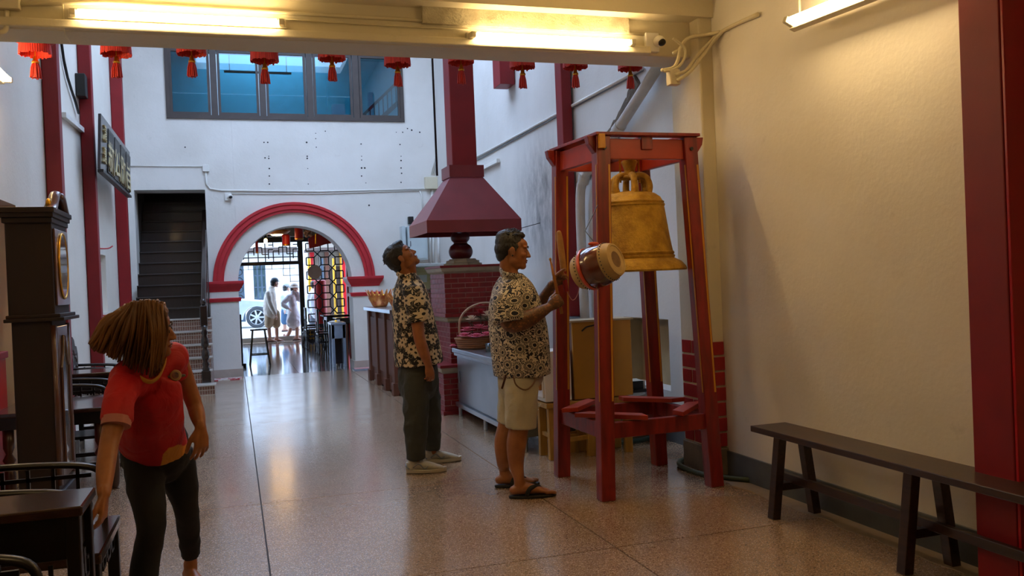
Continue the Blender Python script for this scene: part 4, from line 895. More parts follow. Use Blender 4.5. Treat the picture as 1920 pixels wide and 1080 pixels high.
# ================================================================ blackwood furniture along the left wall
m_bw = mat('blackwood', '120907', .38, c2='0a0504', scale=6, coat=.15, stretch=(3, 3, 1)); m_bwtop = mat('blackwood_top', '3a2018', .22, c2='25130e', scale=5, stretch=(1, 10, 10), coat=.6)
def fret(bm, x, y0, y1, z0, z1, n=4, th=.012):   # open fretwork apron in a plane x = const
    w = (y1-y0)/n
    for i in range(n):
        a = y0+i*w
        for q in ((a+.1*w, z1, a+.1*w, z0+.3*(z1-z0)), (a+.1*w, z0+.3*(z1-z0), a+.7*w, z0+.3*(z1-z0)), (a+.7*w, z0+.3*(z1-z0), a+.7*w, z0+.7*(z1-z0)), (a+.7*w, z0+.7*(z1-z0), a+.4*w, z0+.7*(z1-z0)), (a+.95*w, z1, a+.95*w, z0+.45*(z1-z0))):
            bar(bm, (x, q[0], q[1]), (x, q[2], q[3]), th, th, side=(1, 0, 0))
    return bm
def armchair(x1, y0, y1, label, carved=False):   # faces +X, front edge at x1
    x0 = x1-.5; t = thing('armchair', label, 'armchair', ((x0+x1)/2, (y0+y1)/2, 0), 'carved blackwood armchairs along the left wall')
    obj('seat', box(BM(), x0, x1, y0, y1, .46, .5), m_bwtop, t, bevel=.008)
    obj('apron', fret(BM(), x1-.025, y0+.05, y1-.05, .36, .46, 4), m_bw, t)
    obj('apron_rail', box(BM(), x1-.04, x1-.015, y0+.04, y1-.04, .435, .46), m_bw, t)
    for x in (x0+.03, x1-.03):
        for y in (y0+.03, y1-.03): obj('leg', box(BM(), x-.022, x+.022, y-.022, y+.022, 0, .46), m_bw, t, bevel=.005)
    for y in (y0+.03, y1-.03): obj('side_stretcher', bar(BM(), (x0+.03, y, .12), (x1-.03, y, .12), .025, .03), m_bw, t)
    obj('foot_rail', bar(BM(), (x1-.03, y0+.03, .09), (x1-.03, y1-.03, .09), .03, .035), m_bw, t)
    for y in (y0+.03, y1-.03):
        f = obj('arm', tube(BM(), [(x0+.02, y, .74), (x0+.2, y, .735), (x1-.14, y, .72), (x1-.07, y, .69), (x1-.055, y, .62), (x1-.06, y, .5)], [(.02, .014), (.022, .014), (.022, .014), (.02, .014), (.016, .014), (.014, .014)], 8, side=(0, 1, 0), sub=4), m_bw, t, smooth=True)
        b = BM()
        for zz in (.56, .62, .68): bar(b, (x0+.05, y, zz), (x1-.1, y, zz), .012, .016)
        for k in range(4): bar(b, (x0+.08+k*.09, y, .5), (x0+.08+k*.09, y, .72), .012, .014)
        obj('arm_fretwork', b, m_bw, f)
    b = BM(); ym = (y0+y1)/2; w = (y1-y0)/2-.02
    poly = [V((x0, ym-w, .5)), V((x0, ym+w, .5)), V((x0, ym+w, .86)), V((x0, ym+w*.8, .93)), V((x0, ym+w*.45, .94)), V((x0, ym+w*.3, 1.0)), V((x0, ym, 1.03)), V((x0, ym-w*.3, 1.0)), V((x0, ym-w*.45, .94)), V((x0, ym-w*.8, .93)), V((x0, ym-w, .86))]
    f = obj('backrest', prism(b, poly, (.025, 0, 0)), m_bw, t, bevel=.005)
    b = BM()
    for k in range(26):
        yy = ym+random.uniform(-w*.75, w*.75); zz = random.uniform(.56, .9); ell(b, (x0+.028, yy, zz), (.01, random.uniform(.012, .03), random.uniform(.012, .03)), seg=8, rings=5)
    obj('carving', b, mat('carved_relief', '5a4a44', .3) if carved else m_bw, f, smooth=True)['kind'] = 'stuff'
    return t
def sidetable(x0, x1, y0, y1, h, label):
    t = thing('tea_table', label, 'table', ((x0+x1)/2, (y0+y1)/2, 0), 'blackwood tables along the left wall')
    obj('table_top', box(BM(), x0, x1, y0, y1, h-.03, h), m_bwtop, t, bevel=.006)
    obj('drawer_frame', box(BM(), x0+.03, x1-.03, y0+.02, y1-.02, h-.16, h-.03), m_bw, t, bevel=.004)
    obj('fret_apron', fret(BM(), x1-.025, y0+.03, y1-.03, h-.3, h-.16, 2), m_bw, t)
    b = BM()
    for k in range(5): bar(b, (x0+.06+k*.09, y0+.02, h-.17), (x0+.06+k*.09, y0+.02, h-.22), .012, .012)
    obj('side_apron', b, m_bw, t)
    for x in (x0+.03, x1-.03):
        for y in (y0+.03, y1-.03): obj('leg', box(BM(), x-.02, x+.02, y-.02, y+.02, 0, h-.03), m_bw, t, bevel=.004)
    obj('lower_shelf', box(BM(), x0+.03, x1-.03, y0+.03, y1-.03, .2, .225), m_bw, t); return t
armchair(-.47, 2.05, 2.64, 'nearest blackwood armchair, its curved arm cut off by the bottom left corner')
sidetable(-.97, -.455, 2.88, 3.15, .78, 'blackwood tea table with polished top between the two nearest armchairs')
armchair(-.48, 3.38, 3.95, 'blackwood armchair with fretwork apron where the woman rests her hand')
# farther set
t = thing('round_leg_table', 'brown topped table on turned legs standing past the clock', 'table', (-1.1, 6.65, 0))
obj('table_top', box(BM(), -1.5, -.78, 6.28, 7.1, .65, .68), m_bwtop, t, bevel=.01); obj('frieze', box(BM(), -1.46, -.83, 6.33, 7.05, .57, .65), m_bw, t)
m_turn = mat('brown_turned_leg', '4a2c1a', .3, c2='2c180e', coat=.4)
for x in (-1.42, -.88):
    for y in (6.38, 7.0): obj('leg', lathe(BM(), [(.022, 0), (.03, .03), (.036, .12), (.036, .28), (.03, .31), (.018, .33), (.04, .37), (.018, .41), (.034, .45), (.034, .57)], (x, y, 0), 14), m_turn, t, smooth=True)
armchair(-.9, 7.35, 7.9, 'blackwood armchair third along the left wall, behind the woman', True)
sidetable(-1.45, -1.0, 8.15, 8.6, .76, 'farther blackwood tea table near the first red post')
armchair(-1.0, 8.95, 9.5, 'farthest blackwood armchair with pale carved back under the red posts', True)
# ================================================================ front room seen through the arch
m_lat = mat('lattice_wood', '1c1a1c', .35, coat=.3); YL = 23.5
t = thing('lattice_screen', 'dark lattice transom and openwork side panel at the street door', 'screen', (1.2, YL, 0))
lx0, lx1, lx2, lz = -3.9, 1.72, 2.86, 2.62  # unseen left side opened wide to brighten the front room
obj('head_beam', box(BM(), -3.9, 2.98, YL-.06, YL+.0, lz, lz+.14), m_lat, t); obj('door_lintel', box(BM(), lx0, lx1, YL-.05, YL+.07, 2.04, 2.13), m_lat, t)
obj('door_post', box(BM(), 1.64, 1.76, YL-.07, YL+.07, 0, lz), m_lat, t); obj('side_post', box(BM(), lx2, lx2+.12, YL-.1, YL+.1, 0, lz), m_red, t)
obj('base_panel', box(BM(), 1.76, lx2, YL-.04, YL+.04, 0, .46), m_lat, t)
b = BM()
for k in range(4):
    x = 1.83+k*.26; 
    for q in ((x, .1, x+.16, .1), (x, .2, x+.16, .2), (x, .3, x+.16, .3), (x+.04, .06, x+.04, .36), (x+.12, .06, x+.12, .36)): bar(b, (q[0], YL-.045, q[1]), (q[2], YL-.045, q[3]), .012, .012, side=(0, 1, 0))
obj('gilt_fretwork', b, m_gold, t)['kind'] = 'stuff'
def ln(b, x0, z0, x1, z1, w=.03): bar(b, (x0, YL, z0), (x1, YL, z1), .03, w, side=(0, 1, 0))
b = BM()   # octagon lattice of the side panel
px_, pz_ = .37, .37
for i in range(0, 4):
    x = 1.76+i*px_-.0
    for j in range(0, 7):
        z = .46+j*pz_-.02; a = .085
        if i in (1, 2) and 0 < j < 6:
            ln(b, x-a, z-a, x+a, z+a); ln(b, x-a, z+a, x+a, z-a)
        else:
            a2 = .085
for i in range(0, 4):
    x = 1.76+i*px_
    for s in (-1, 1):
        xx = x+s*.085
        if 1.77 < xx < lx2:
            for j in range(0, 6): z = .44+j*pz_; ln(b, xx, z+.085, xx, min(z+pz_-.085, lz))
for j in range(0, 7):
    z = .44+j*pz_
    for s in (-1, 1):
        zz = z+s*.085
        if .47 < zz < lz:
            for i in range(0, 3): ln(b, 1.76+i*px_+.085, zz, min(1.76+(i+1)*px_-.085, lx2), zz)
obj('octagon_lattice', b, m_lat, t)['kind'] = 'stuff'
b = BM()   # key fret transom
for k in range(-4, 3):
    x = .1+k*.62+.3
    P = [(0, 2.13, 0, 2.4), (0, 2.4, .14, 2.4), (.14, 2.3, .14, 2.5), (.14, 2.5, .34, 2.5), (.34, 2.5, .34, 2.32), (.34, 2.32, .5, 2.32), (.5, 2.2, .5, 2.44), (.5, 2.44, .62, 2.44), (.24, 2.13, .24, 2.62), (0, 2.24, .62, 2.24), (.42, 2.13, .42, 2.62), (.5, 2.56, .62, 2.56), (.0, 2.5, .0, 2.62)]
    for q in P:
        if x+q[2] < 1.66: ln(b, x+q[0], q[1], x+q[2], q[3], .026)
obj('key_fret', b, m_lat, t)['kind'] = 'stuff'
b = BM()   # small lower fringe of fretwork under the lintel
for k in range(-5, 6):
    x = .1+k*.29
    if x+.29 < 1.64: ln(b, x, 1.93, x, 2.04, .014); ln(b, x, 1.94, x+.29, 1.94, .012)
for q in ((1.25, 1.94, 1.25, 1.75), (1.25, 1.76, 1.64, 1.76), (1.42, 2.04, 1.42, 1.58), (1.42, 1.6, 1.64, 1.6)): ln(b, *q, .014)
obj('under_fret', b, m_lat, t)['kind'] = 'stuff'
b = BM(); box(b, -4, 6, YL+.02, YL+.2, lz+.15, 3.6); box(b, -4, lx0, YL, YL+.2, 0, lz); box(b, lx2+.14, 4.2, YL+.0, YL+.2, 0, lz+.15); struct('wall_street_side', b, mat('beige_front_wall', 'a8987f', .7))
p = PY(590, 510, YL-.12); q_ = [V((p.x+.19*math.cos(a), YL-.12, p.z+.19*math.sin(a))) for a in [PI/8+PI/4*i for i in range(8)]]
tag(obj('octagonal_plaque', prism(BM(), q_, (0, .03, 0)), mat('plaque_board', 'e8c8b0', .6)), 'octagonal beige plaque hanging on the lattice panel', 'plaque')
# pendant lamps, lanterns and banners
def pend(px, py, Y, prof, m, label, cat='lamp', name='pendant_lamp', cone=None):
    p = PY(px, py, Y); t = thing(name, label, cat, p); obj('shade', lathe(BM(), [(r, z) for r, z in prof], p, 20, cap=False), m, t, smooth=2)
    obj('cord', tube(BM(), [p+V((0, 0, prof[-1][1])), V((p.x, p.y, 3.56))], .01, 5), m_black, t); return t, p
t, p = pend(488, 444, 19, [(.24, 0), (.2, .05), (.09, .11), (.045, .14), (.045, .2)], m_black, 'black conical pendant lamp high in the front room')
t, p = pend(498, 452, 18.2, [(.03, .05), (.035, .12), (.02, .14)], m_black, 'bare glowing bulb hanging left of the black pendant lamp'); obj('bulb', ell(BM(), p, (.035, .035, .05)), emis('warm_bulb', (1, .55, .15), 60), t, smooth=True)
t, p = pend(519, 437, 18.6, [(.05, -.04), (.2, -.02), (.27, .03), (.27, .045), (.05, .12)], mat('brass_disc', 'c8843a', .35, .8), 'wide brass disc lamp with red lantern under the arch top'); obj('glowing_bulb', lathe(BM(), [(.02, -.06), (.09, -.05), (.12, -.03), (.02, -.025)], p, 16), emis('orange_glow', (1, .6, .25), 45), t, smooth=True)
def redcyl(px, y0, y1, Y, r, label):
    a, c = PY(px, y1, Y), PY(px, y0, Y); t = thing('red_lantern', label, 'lantern', a)
    obj('cylinder', lathe(BM(), [(r*.8, a.z), (r, a.z+.02), (r, c.z-.02), (r*.8, c.z)], (a.x, Y, 0), 18), m_lantern, t, smooth=2); obj('cord', tube(BM(), [(a.x, Y, c.z), (a.x, Y, 3.56)], .008, 5), m_black, t)
    obj('gold_band', lathe(BM(), [(r*1.02, a.z+.01), (r*1.02, a.z+.03)], (a.x, Y, 0), 18, cap=False), m_gold, t)
redcyl(537, 440, 461, 19.2, .085, 'red cylindrical lantern under the brass disc lamp'); redcyl(561, 422, 450, 18.4, .085, 'red cylindrical lantern right of the brass disc lamp'); redcyl(603, 525, 612, 23.9, .16, 'big red cylindrical lantern outside behind the lattice')
redcyl(482, 452, 475, 20, .03, 'thin red paper strip hanging at the left of the arch')
a = [PY(x, y, 18.5) for x, y in ((578, 447), (600, 435), (625, 452), (622, 456), (610, 458), (598, 462), (580, 466))]
t = thing('red_banner', 'fringed red triangular cloth banner hanging inside the front room', 'banner', a[6]); obj('cloth', prism(BM(), a, (0, .03, 0)), m_lantern, t)
obj('gold_tassel', tube(BM(), [PY(592, 438, 18.45), PY(592, 457, 18.45)], .012, 6), m_gold, t)
t = thing('floral_ornament', 'pale curly hanging ornament above the red banner', 'ornament', PY(580, 437, 18.8)); b = BM()
for k in range(14): c = PY(580+random.uniform(-9, 9), 437+random.uniform(-6, 6), 18.8); ell(b, c, (.035, .03, .035), seg=8, rings=5)
obj('curls', b, mat('brown_white_paper', 'b8a090', .6, c2='5a3a30', scale=14, amt=1.), t, smooth=True)['kind'] = 'stuff'
# ceiling beams of the front room
for k in range(5): struct('trim_ceiling_beam', box(BM(), -4, 6, 16.6+k*1.5, 16.75+k*1.5, 3.4, 3.55), m_dark)
# furniture in the front room
def stool(x, y, h, label, r=.15, m=None, name='bar_stool', grp=None):
    m = m or m_blk2; t = thing(name, label, 'stool', (x, y, 0), grp)
    obj('seat', box(BM(), x-r, x+r, y-r, y+r, h-.03, h), m, t, bevel=.006)
    for sx_ in (-1, 1):
        for sy_ in (-1, 1): obj('leg', bar(BM(), (x+sx_*r*1.15, y+sy_*r*1.15, 0), (x+sx_*r*.7, y+sy_*r*.7, h-.03), .032, side=(1, 0, 0)), m, t)
    for zz, k in ((.2, 1.05), (.32, .98)):
        for s in (-1, 1):
            if zz < .3: obj('rung', bar(BM(), (x-r*k, y+s*r*k, zz), (x+r*k, y+s*r*k, zz), .022), m, t)
            else: obj('rung', bar(BM(), (x+s*r*k, y-r*k, zz), (x+s*r*k, y+r*k, zz), .022), m, t)
    return t
m_blk2 = mat('gloss_black_wood', '14171d', .22, coat=.6)
stool(.42, 17.2, .68, 'black wooden bar stool inside the arch at left', .155)
t = thing('dark_cabinet', 'dark cabinet end just inside the arch at left', 'cabinet', (-.1, 17.1, 0)); obj('body', box(BM(), -.25, .12, 16.9, 17.8, .06, .97), m_blk2, t, bevel=.008); obj('foot', box(BM(), -.26, .17, 16.86, 17.84, 0, .07), m_blk2, t, bevel=.008)
def chair2(x, y, label):
    t = thing('spindle_chair', label, 'chair', (x, y, 0), 'black chairs at the front room tables'); obj('seat', box(BM(), x-.2, x+.2, y-.2, y+.2, .43, .46), m_blk2, t, bevel=.01)
    for sx_, sy_ in ((1, -1), (1, 1)): obj('leg', bar(BM(), (x+sx_*.2, y+sy_*.2, 0), (x+sx_*.16, y+sy_*.16, .43), .035), m_blk2, t)
    for s in (-1, 1):
        obj('leg', lathe(BM(), [(.016, 0), (.022, .05), (.014, .09), (.024, .15), (.014, .2), (.024, .28), (.016, .43)], (x-.18, y+s*.17, 0), 10), m_blk2, t, smooth=True)
        obj('back_post', lathe(BM(), [(.016, .46), (.024, .52), (.014, .56), (.024, .62), (.014, .66), (.022, .72), (.018, .95)], (x-.18, y+s*.17, 0), 10), m_blk2, t, smooth=True)
    obj('back_panel', box(BM(), x-.2, x-.17, y-.16, y+.16, .70, .92), m_blk2, t, bevel=.008); obj('crest_rail', box(BM(), x-.205, x-.165, y-.22, y+.22, .92, .96), m_blk2, t, bevel=.008)
def table2(x0, x1, y0, y1, label):
    t = thing('dining_table', label, 'table', ((x0+x1)/2, (y0+y1)/2, 0), 'black tables in the front room'); obj('table_top', box(BM(), x0, x1, y0, y1, .73, .76), m_blk2, t, bevel=.006); obj('apron', box(BM(), x0+.08, x1-.08, y0+.06, y1-.06, .64, .73), m_blk2, t)
    for x in (x0+.1, x1-.1):
        for y in (y0+.1, y1-.1): obj('leg', lathe(BM(), [(.03, 0), (.04, .1), (.022, .16), (.04, .3), (.024, .4), (.036, .5), (.036, .64)], (x, y, 0), 12), m_blk2, t, smooth=True)
table2(2.0, 3.1, 18.4, 19.1, 'nearer black table at the right of the front room'); table2(1.95, 3.1, 20.6, 21.4, 'farther black table by the lattice panel')
chair2(1.82, 18.7, 'black turned-leg chair at the nearer front room table'); chair2(1.75, 20.9, 'black turned-leg chair at the farther table, half hidden'); stool(1.85, 19.8, .45, 'low black stool between the two black tables', .15, None, 'low_stool'); stool(1.75, 22.3, .45, 'low stool in front of the lattice base panel', .15, m_darkwood, 'low_stool')
t = thing('grey_bench_table', 'narrow grey topped stand with open legs inside right of arch', 'stand', (1.8, 15.9, 0)); m_gb = mat('grey_blue_paint', '8a97a8', .25, c2='6f7c8e', coat=.4)
obj('top', box(BM(), 1.60, 1.86, 15.62, 16.2, .74, .78), m_gb, t, bevel=.005); obj('front_board', box(BM(), 1.61, 1.85, 15.63, 15.66, .50, .74), m_gb, t, bevel=.004)
for x in (1.61, 1.80):
    for y in (15.63, 16.12): obj('leg', box(BM(), x, x+.05, y, y+.06, 0, .74), m_gb, t, bevel=.004)
obj('inner_panel', box(BM(), 1.67, 1.79, 15.75, 15.78, .05, .7), m_blk2, t)
obj('side_board', box(BM(), 1.86, 1.885, 15.63, 16.2, 0, .74), m_cw, t)
t = thing('door_mat_box', 'flat stack of pink and white sheets at foot of right pilaster', 'stack', (2.0, 14.85, 0)); obj('lower_sheet', box(BM(), 1.86, 2.25, 14.72, 14.95, .001, .02), m_gb, t); obj('upper_sheet', box(BM(), 1.88, 2.22, 14.74, 14.94, .02, .03), mat('pink_card', 'd8a0a0', .6), t)
g = G('red_floor_mat'); v = g.obj(); g.set(Base_Color=g.mix(g.math('GREATER_THAN', g.noise(16, 3, v), .54), 'd8cfc8', 'b82838'), Roughness=.7)
tag(obj('floor_mat', box(BM(), -.36, .08, 14.62, 14.93, .001, .012), g.m), 'red and white sheet lying at the foot of the left pilaster', 'mat')
t = thing('potted_plant', 'dried pinkish plant in a pot beside the lattice panel', 'plant', (2.75, 20.0, .76)); obj('pot', lathe(BM(), [(.07, .76), (.1, .92), (.09, .92)], (2.75, 20.0, 0), 14), mat('clay', '8a5a44', .7), t, smooth=2); b = BM()
for k in range(60):
    a = random.uniform(0, 6.3); e = random.uniform(.5, 1.5); l = random.uniform(.12, .28); d = V((math.cos(a)*math.cos(e), math.sin(a)*math.cos(e), math.sin(e))); tube(b, [V((2.75, 20, .9)), V((2.75, 20, .9))+d*l], [.004, .012], 4)
obj('leaves', b, mat('dry_leaves', 'a07a6a', .8), t)['kind'] = 'stuff'
# ================================================================ street
m_road = mat('pale_road', 'b8b8b4', .6, c2='a0a09c', scale=2); SZ = .13
struct('ground_street', box(BM(), -25, 30, 24.6, 60, -.2, SZ), m_road); struct('ground_pavement', box(BM(), -25, 30, 24.0, 24.6, -.2, .01), m_terr)
m_fac = mat('white_render', 'e4e2dc', .7, c2='d2d0ca', scale=1); m_bluefr = mat('blue_grey_window_frame', '3a4a58', .5)
b = BM(); f0, f1 = PY(474, 495, 38), PY(501, 582, 38); d0, d1 = PY(440, 499, 38), PY(461, 600, 38)
wz0, wz1 = f1.z, f0.z; dz1 = d0.z
box(b, -22, d0.x, 38, 38.4, SZ, 9); box(b, d1.x, f0.x, 38, 38.4, SZ, 9); box(b, f1.x, 28, 38, 38.4, SZ, 9); box(b, d0.x, d1.x, 38, 38.4, dz1, 9); box(b, f0.x, f1.x, 38, 38.4, wz1, 9); box(b, f0.x, f1.x, 38, 38.4, SZ, wz0)
t = thing('street_house', 'white rendered house across the street with blue framed window', 'building', (2, 38, SZ))
obj('facade', b, m_fac, t); obj('inner_wall', box(BM(), -6, 8, 39.2, 39.4, SZ, 5), m_blue, t)
w = obj('window', box(BM(), f0.x, f1.x, 38.02, 38.1, wz0, wz0+.08), m_bluefr, t)
for k in range(4):
    x = f0.x+(f1.x-f0.x)*k/3; obj('glazing_bar', box(BM(), x-.035, x+.035, 38.02, 38.1, wz0, wz1), m_bluefr, w)
for k in range(1, 5): z = wz0+(wz1-wz0)*k/4; obj('glazing_bar', box(BM(), f0.x, f1.x, 38.03, 38.08, z-.025, z+.025), m_bluefr, w)
obj('pane', box(BM(), f0.x, f1.x, 38.09, 38.1, wz0, wz1), m_clear, w)
dr = obj('iron_door', box(BM(), d0.x, d1.x, 38.1, 38.16, SZ, dz1), m_bluefr, t); b = BM()
for k in range(5):
    for s in range(2): cc = V((d1.x-.2-s*.3, 38.08, dz1-.25-k*.36)); tube(b, [cc+V((.13*math.cos(a), 0, .13*math.sin(a))) for a in [2*PI*i/14 for i in range(15)]], .018, 5, cap=False)
obj('iron_scrolls', b, m_black, dr)['kind'] = 'stuff'
t = thing('street_house', 'red and cream shophouse front seen outside through the lattice', 'building', (6, 34, SZ)); obj('facade', box(BM(), 2.75, 9, 34, 34.4, SZ, 6), mat('cream_render', '8f8474', .7), t); obj('shade_awning', box(BM(), 2.6, 9, 32.2, 34, 2.75, 2.85), mat('brown_tiles', '4a3a32', .7), t)  # roof strip added in front to keep daylight off the facade
for k in range(4): obj('shop_column', box(BM(), 2.8+k*.55, 2.95+k*.55, 33.8, 34, SZ, 2.75), [m_redbright, m_cw, m_gold, m_redbright][k], t)
obj('doorway_shade', box(BM(), 3.0, 4.4, 33.97, 34, SZ, 2.2), m_dark, t)  # flat dark panel, shade of the recess put into its colour
obj('eaves_band', box(BM(), -6, 2.6, 37.6, 38, 2.95, 3.15), mat('brown_eaves', '55463e', .7), t)
for k, x in enumerate((2.55, 2.95, 3.35)): tag(obj('gold_pole', tube(BM(), [(x-.35, 27+k*.3, SZ), (x-.35, 27+k*.3, 2.3)], .05, 10), m_gold if k != 1 else m_bluefr), ['gold pole outside behind the lattice, leftmost', 'dark blue pole between the gold poles', 'gold pole outside behind the lattice, rightmost'][k], 'pole')
tag(obj('red_signpost', box(BM(), 3.3, 3.42, 28, 28.1, SZ, 2.6), m_redbright), 'red post outside behind the lattice panel', 'post')
# car
m_car = mat('silver_car_paint', 'b9c4cf', .25, .5, c2='aab6c2', coat=.8); m_tyre = mat('tyre', '2b2f33', .7); m_alloy = mat('alloy', 'd0d6da', .3, .8)
ce = PY(482, 592, 31); cxw = ce.x; t = thing('car', 'silver hatchback car parked across the street', 'car', (cxw-1.2, 32, SZ))
prof = [(.62, .35), (.66, .55), (.60, .80), (.35, .92), (-.2, .98), (-.75, 1.05), (-1.35, 1.45), (-2.3, 1.5), (-2.9, 1.38), (-3.3, 1.0), (-3.45, .85), (-3.5, .4), (-3.1, .28), (-2.98, .28), (-2.93, .5), (-2.75, .68), (-2.5, .70), (-2.25, .6), (-2.12, .28), (-.45, .28), (-.40, .5), (-.22, .68), (0, .72), (.22, .68), (.40, .5), (.44, .28)]
poly = [V((cxw+a, 31.05, z+SZ)) for a, z in prof]; obj('body', prism(BM(), poly, (0, 1.6, 0)), m_car, t, bevel=.05)
obj('side_window', prism(BM(), [V((cxw+a, 31.04, z+SZ)) for a, z in ((-.85, 1.04), (-1.38, 1.38), (-2.3, 1.42), (-2.8, 1.3), (-3.1, 1.02))], (0, .01, 0)), m_bluefr, t)
obj('headlamp', ell(BM(), (cxw+.5, 31.1, .78+SZ), (.13, .06, .06)), m_white, t, smooth=True)
for wx in (0, -2.55):
    c = V((cxw+wx, 31.12, .36+SZ)); f = obj('wheel', lathe(BM(), [(.22, -.1), (.33, -.1), (.36, -.07), (.36, .07), (.33, .1), (.25, .1), (.25, .0), (.05, 0)], c, 28, rot('X', 90)), m_tyre, t, smooth=2)
    b = BM(); lathe(b, [(.255, -.02), (.255, .09), (.235, .09), (.235, -.02)], c, 28, rot('X', 90), cap=False)
    for k in range(7): a = 2*PI*k/7; bar(b, c+V((0, -.06, 0)), c+V((.24*math.cos(a), -.08, .24*math.sin(a))), .03, .055, side=(0, 1, 0))
    obj('alloy_rim', b, m_alloy, f, smooth=2)
# ================================================================ people
def orient(fwd, up):
    f = V(fwd).normalized(); u = V(up); u = (u-f*u.dot(f)).normalized(); l = u.cross(f)
    return Matrix((f, l, u)).transposed()      # local x forward, y left, z up
def head(bm, c, fwd, up, s=1., female=False, neck=None):
    R = orient(fwd, up); P = lambda x, y, z: V(c)+R @ V((x, y, z))*s
    E_ = lambda x, y, z, r, M=None: ell(bm, P(x, y, z), V(r)*s, R @ (M or Matrix.Identity(3)), 20, 14)
    E_(-.018, 0, .035, (.098, .076, .086)); E_(.028, 0, -.012, (.062, .064, .085)); E_(.03, 0, -.06, (.05, .056, .042)); E_(.066, 0, -.093, (.024, .026, .02)); E_(.056, 0, -.058, (.034, .036, .036))
    E_(.01, .03, -.062, (.045, .03, .035)); E_(.01, -.03, -.062, (.045, .03, .035)); E_(.045, 0, .045, (.045, .06, .04))
    tube(bm, [P(.083, 0, .018), P(.094, 0, -.004), P(.105, 0, -.026)], [(.008*s, .008*s), (.010*s, .010*s), (.014*s, .011*s)], 10, side=R @ V((0, 1, 0)), round_=True)
    for sd in (-1, 1):
        E_(.095, sd*.013, -.029, (.011, .009, .009)); E_(.072, sd*.034, .028, (.016, .024, .009)); E_(.058, sd*.036, -.022, (.028, .026, .022))
        E_(-.006, sd*.078, -.006, (.019, .007, .031), rot('Y', -12)); E_(-.002, sd*.081, -.026, (.011, .006, .012)); E_(.076, sd*.031, .006, (.012, .016, .011))
    E_(.083, 0, -.0535, (.010, .022, .0055)); E_(.081, 0, -.065, (.010, .019, .0065)); E_(.076, 0, -.08, (.012, .02, .01))
    return P, R
def face_parts(P, R, s, root, m_lip, m_brow, closed=False):
    for sd in (-1, 1):
        b = BM(); ell(b, P(.0825, sd*.031, .005), V((.0085, .0125, .0045))*s, R @ rot('Z', sd*14), 12, 8); e = obj('eye', b, m_eyew, root, smooth=True)
        if not closed: obj('iris', ell(BM(), P(.0905, sd*.030, .0055), V((.0028, .005, .0048))*s, R, 10, 6), m_eyed, e, smooth=True)
        else: obj('eyelid', ell(BM(), P(.0845, sd*.031, .009), V((.009, .0145, .005))*s, R @ rot('Z', sd*14), 10, 8), m_lip[1], e, smooth=True)
        b = BM(); tube(b, [P(.088, sd*.017, .010), P(.0925, sd*.030, .0118), P(.085, sd*.046, .007)], .0016*s, 5, sub=3); obj('eyelash', b, m_eyed, root)
        b = BM(); tube(b, [P(.094, sd*.012, .026), P(.093, sd*.030, .034), P(.078, sd*.050, .027)], [(.004*s, .003*s), (.0045*s, .003*s), (.002*s, .002*s)], 6, side=R @ V((0, 0, 1)), sub=3); obj('eyebrow', b, m_brow, root, smooth=True)
    b = BM(); tube(b, [P(.085, -.022, -.060), P(.0925, -.007, -.0555), P(.0925, .007, -.0555), P(.085, .022, -.060)], [(.002*s, .002*s), (.0045*s, .004*s), (.0045*s, .004*s), (.002*s, .002*s)], 8, side=R @ V((0, 0, 1)), sub=3, round_=False)
    tube(b, [P(.084, -.018, -.063), P(.0905, 0, -.067), P(.084, .018, -.063)], [(.002*s, .002*s), (.005*s, .004*s), (.002*s, .002*s)], 8, side=R @ V((0, 0, 1)), sub=3); obj('lips', b, m_lip[0], root, smooth=True)
def hand(bm, wrist, d, n, side, s=1., curl=(20, 25, 20), spread=.1, thumb=None, wr=(.026, .019)):
    """d: towards fingers, n: palm normal, side: towards the thumb"""
    d = V(d).normalized(); n = V(n); n = (n-d*n.dot(d)).normalized(); sd = V(side); sd = (sd-d*sd.dot(d)-n*sd.dot(n)).normalized(); w = V(wrist)
    k = w+d*.088*s
    tube(bm, [w-d*.02*s, w+d*.02*s, w+d*.055*s, k], [(wr[0]*s, wr[1]*s), (.031*s, .017*s), (.039*s, .015*s), (.038*s, .012*s)], 14, side=sd, sub=3, round_=True)
    tips = []
    for i, (off, L, r) in enumerate(((.029, .070, .0088), (.010, .078, .0090), (-.010, .072, .0086), (-.028, .056, .0078))):
        dd = (d+sd*spread*(off/.03)).normalized(); p = w+d*(.080-.006*(i == 3))*s+sd*off*s; pts = [p-d*.02*s, p]; ax_ = dd.cross(n); a = 0
        for seg, cu in zip((.45, .31, .24), curl):
            a += cu*(1+.06*i); q = Matrix.Rotation(math.radians(a), 3, ax_) @ dd; pts.append(pts[-1]+q*L*seg*s)
        tube(bm, pts, [r*s*1.05, r*s*1.05, r*s, r*s*.93, r*s*.8], 10, side=n, round_=True); tips.append(pts[-1])
    th = thumb or (.75, .55, .35)
    q1 = (d*th[0]+sd*th[1]+n*th[2]).normalized(); q2 = (d*(th[0]+.35)+sd*th[1]*.3+n*(th[2]+.15)).normalized()
    p0 = w+d*.022*s+sd*.02*s+n*.004; p1 = p0+q1*.045*s; p2 = p1+q2*.032*s; p3 = p2+q2*.026*s
    tube(bm, [p0-q1*.01*s, p0, p1, p2, p3], [.012*s, .014*s, .0115*s, .0105*s, .0085*s], 10, side=n, round_=True)
    return w+d*.082*s+n*.026*s
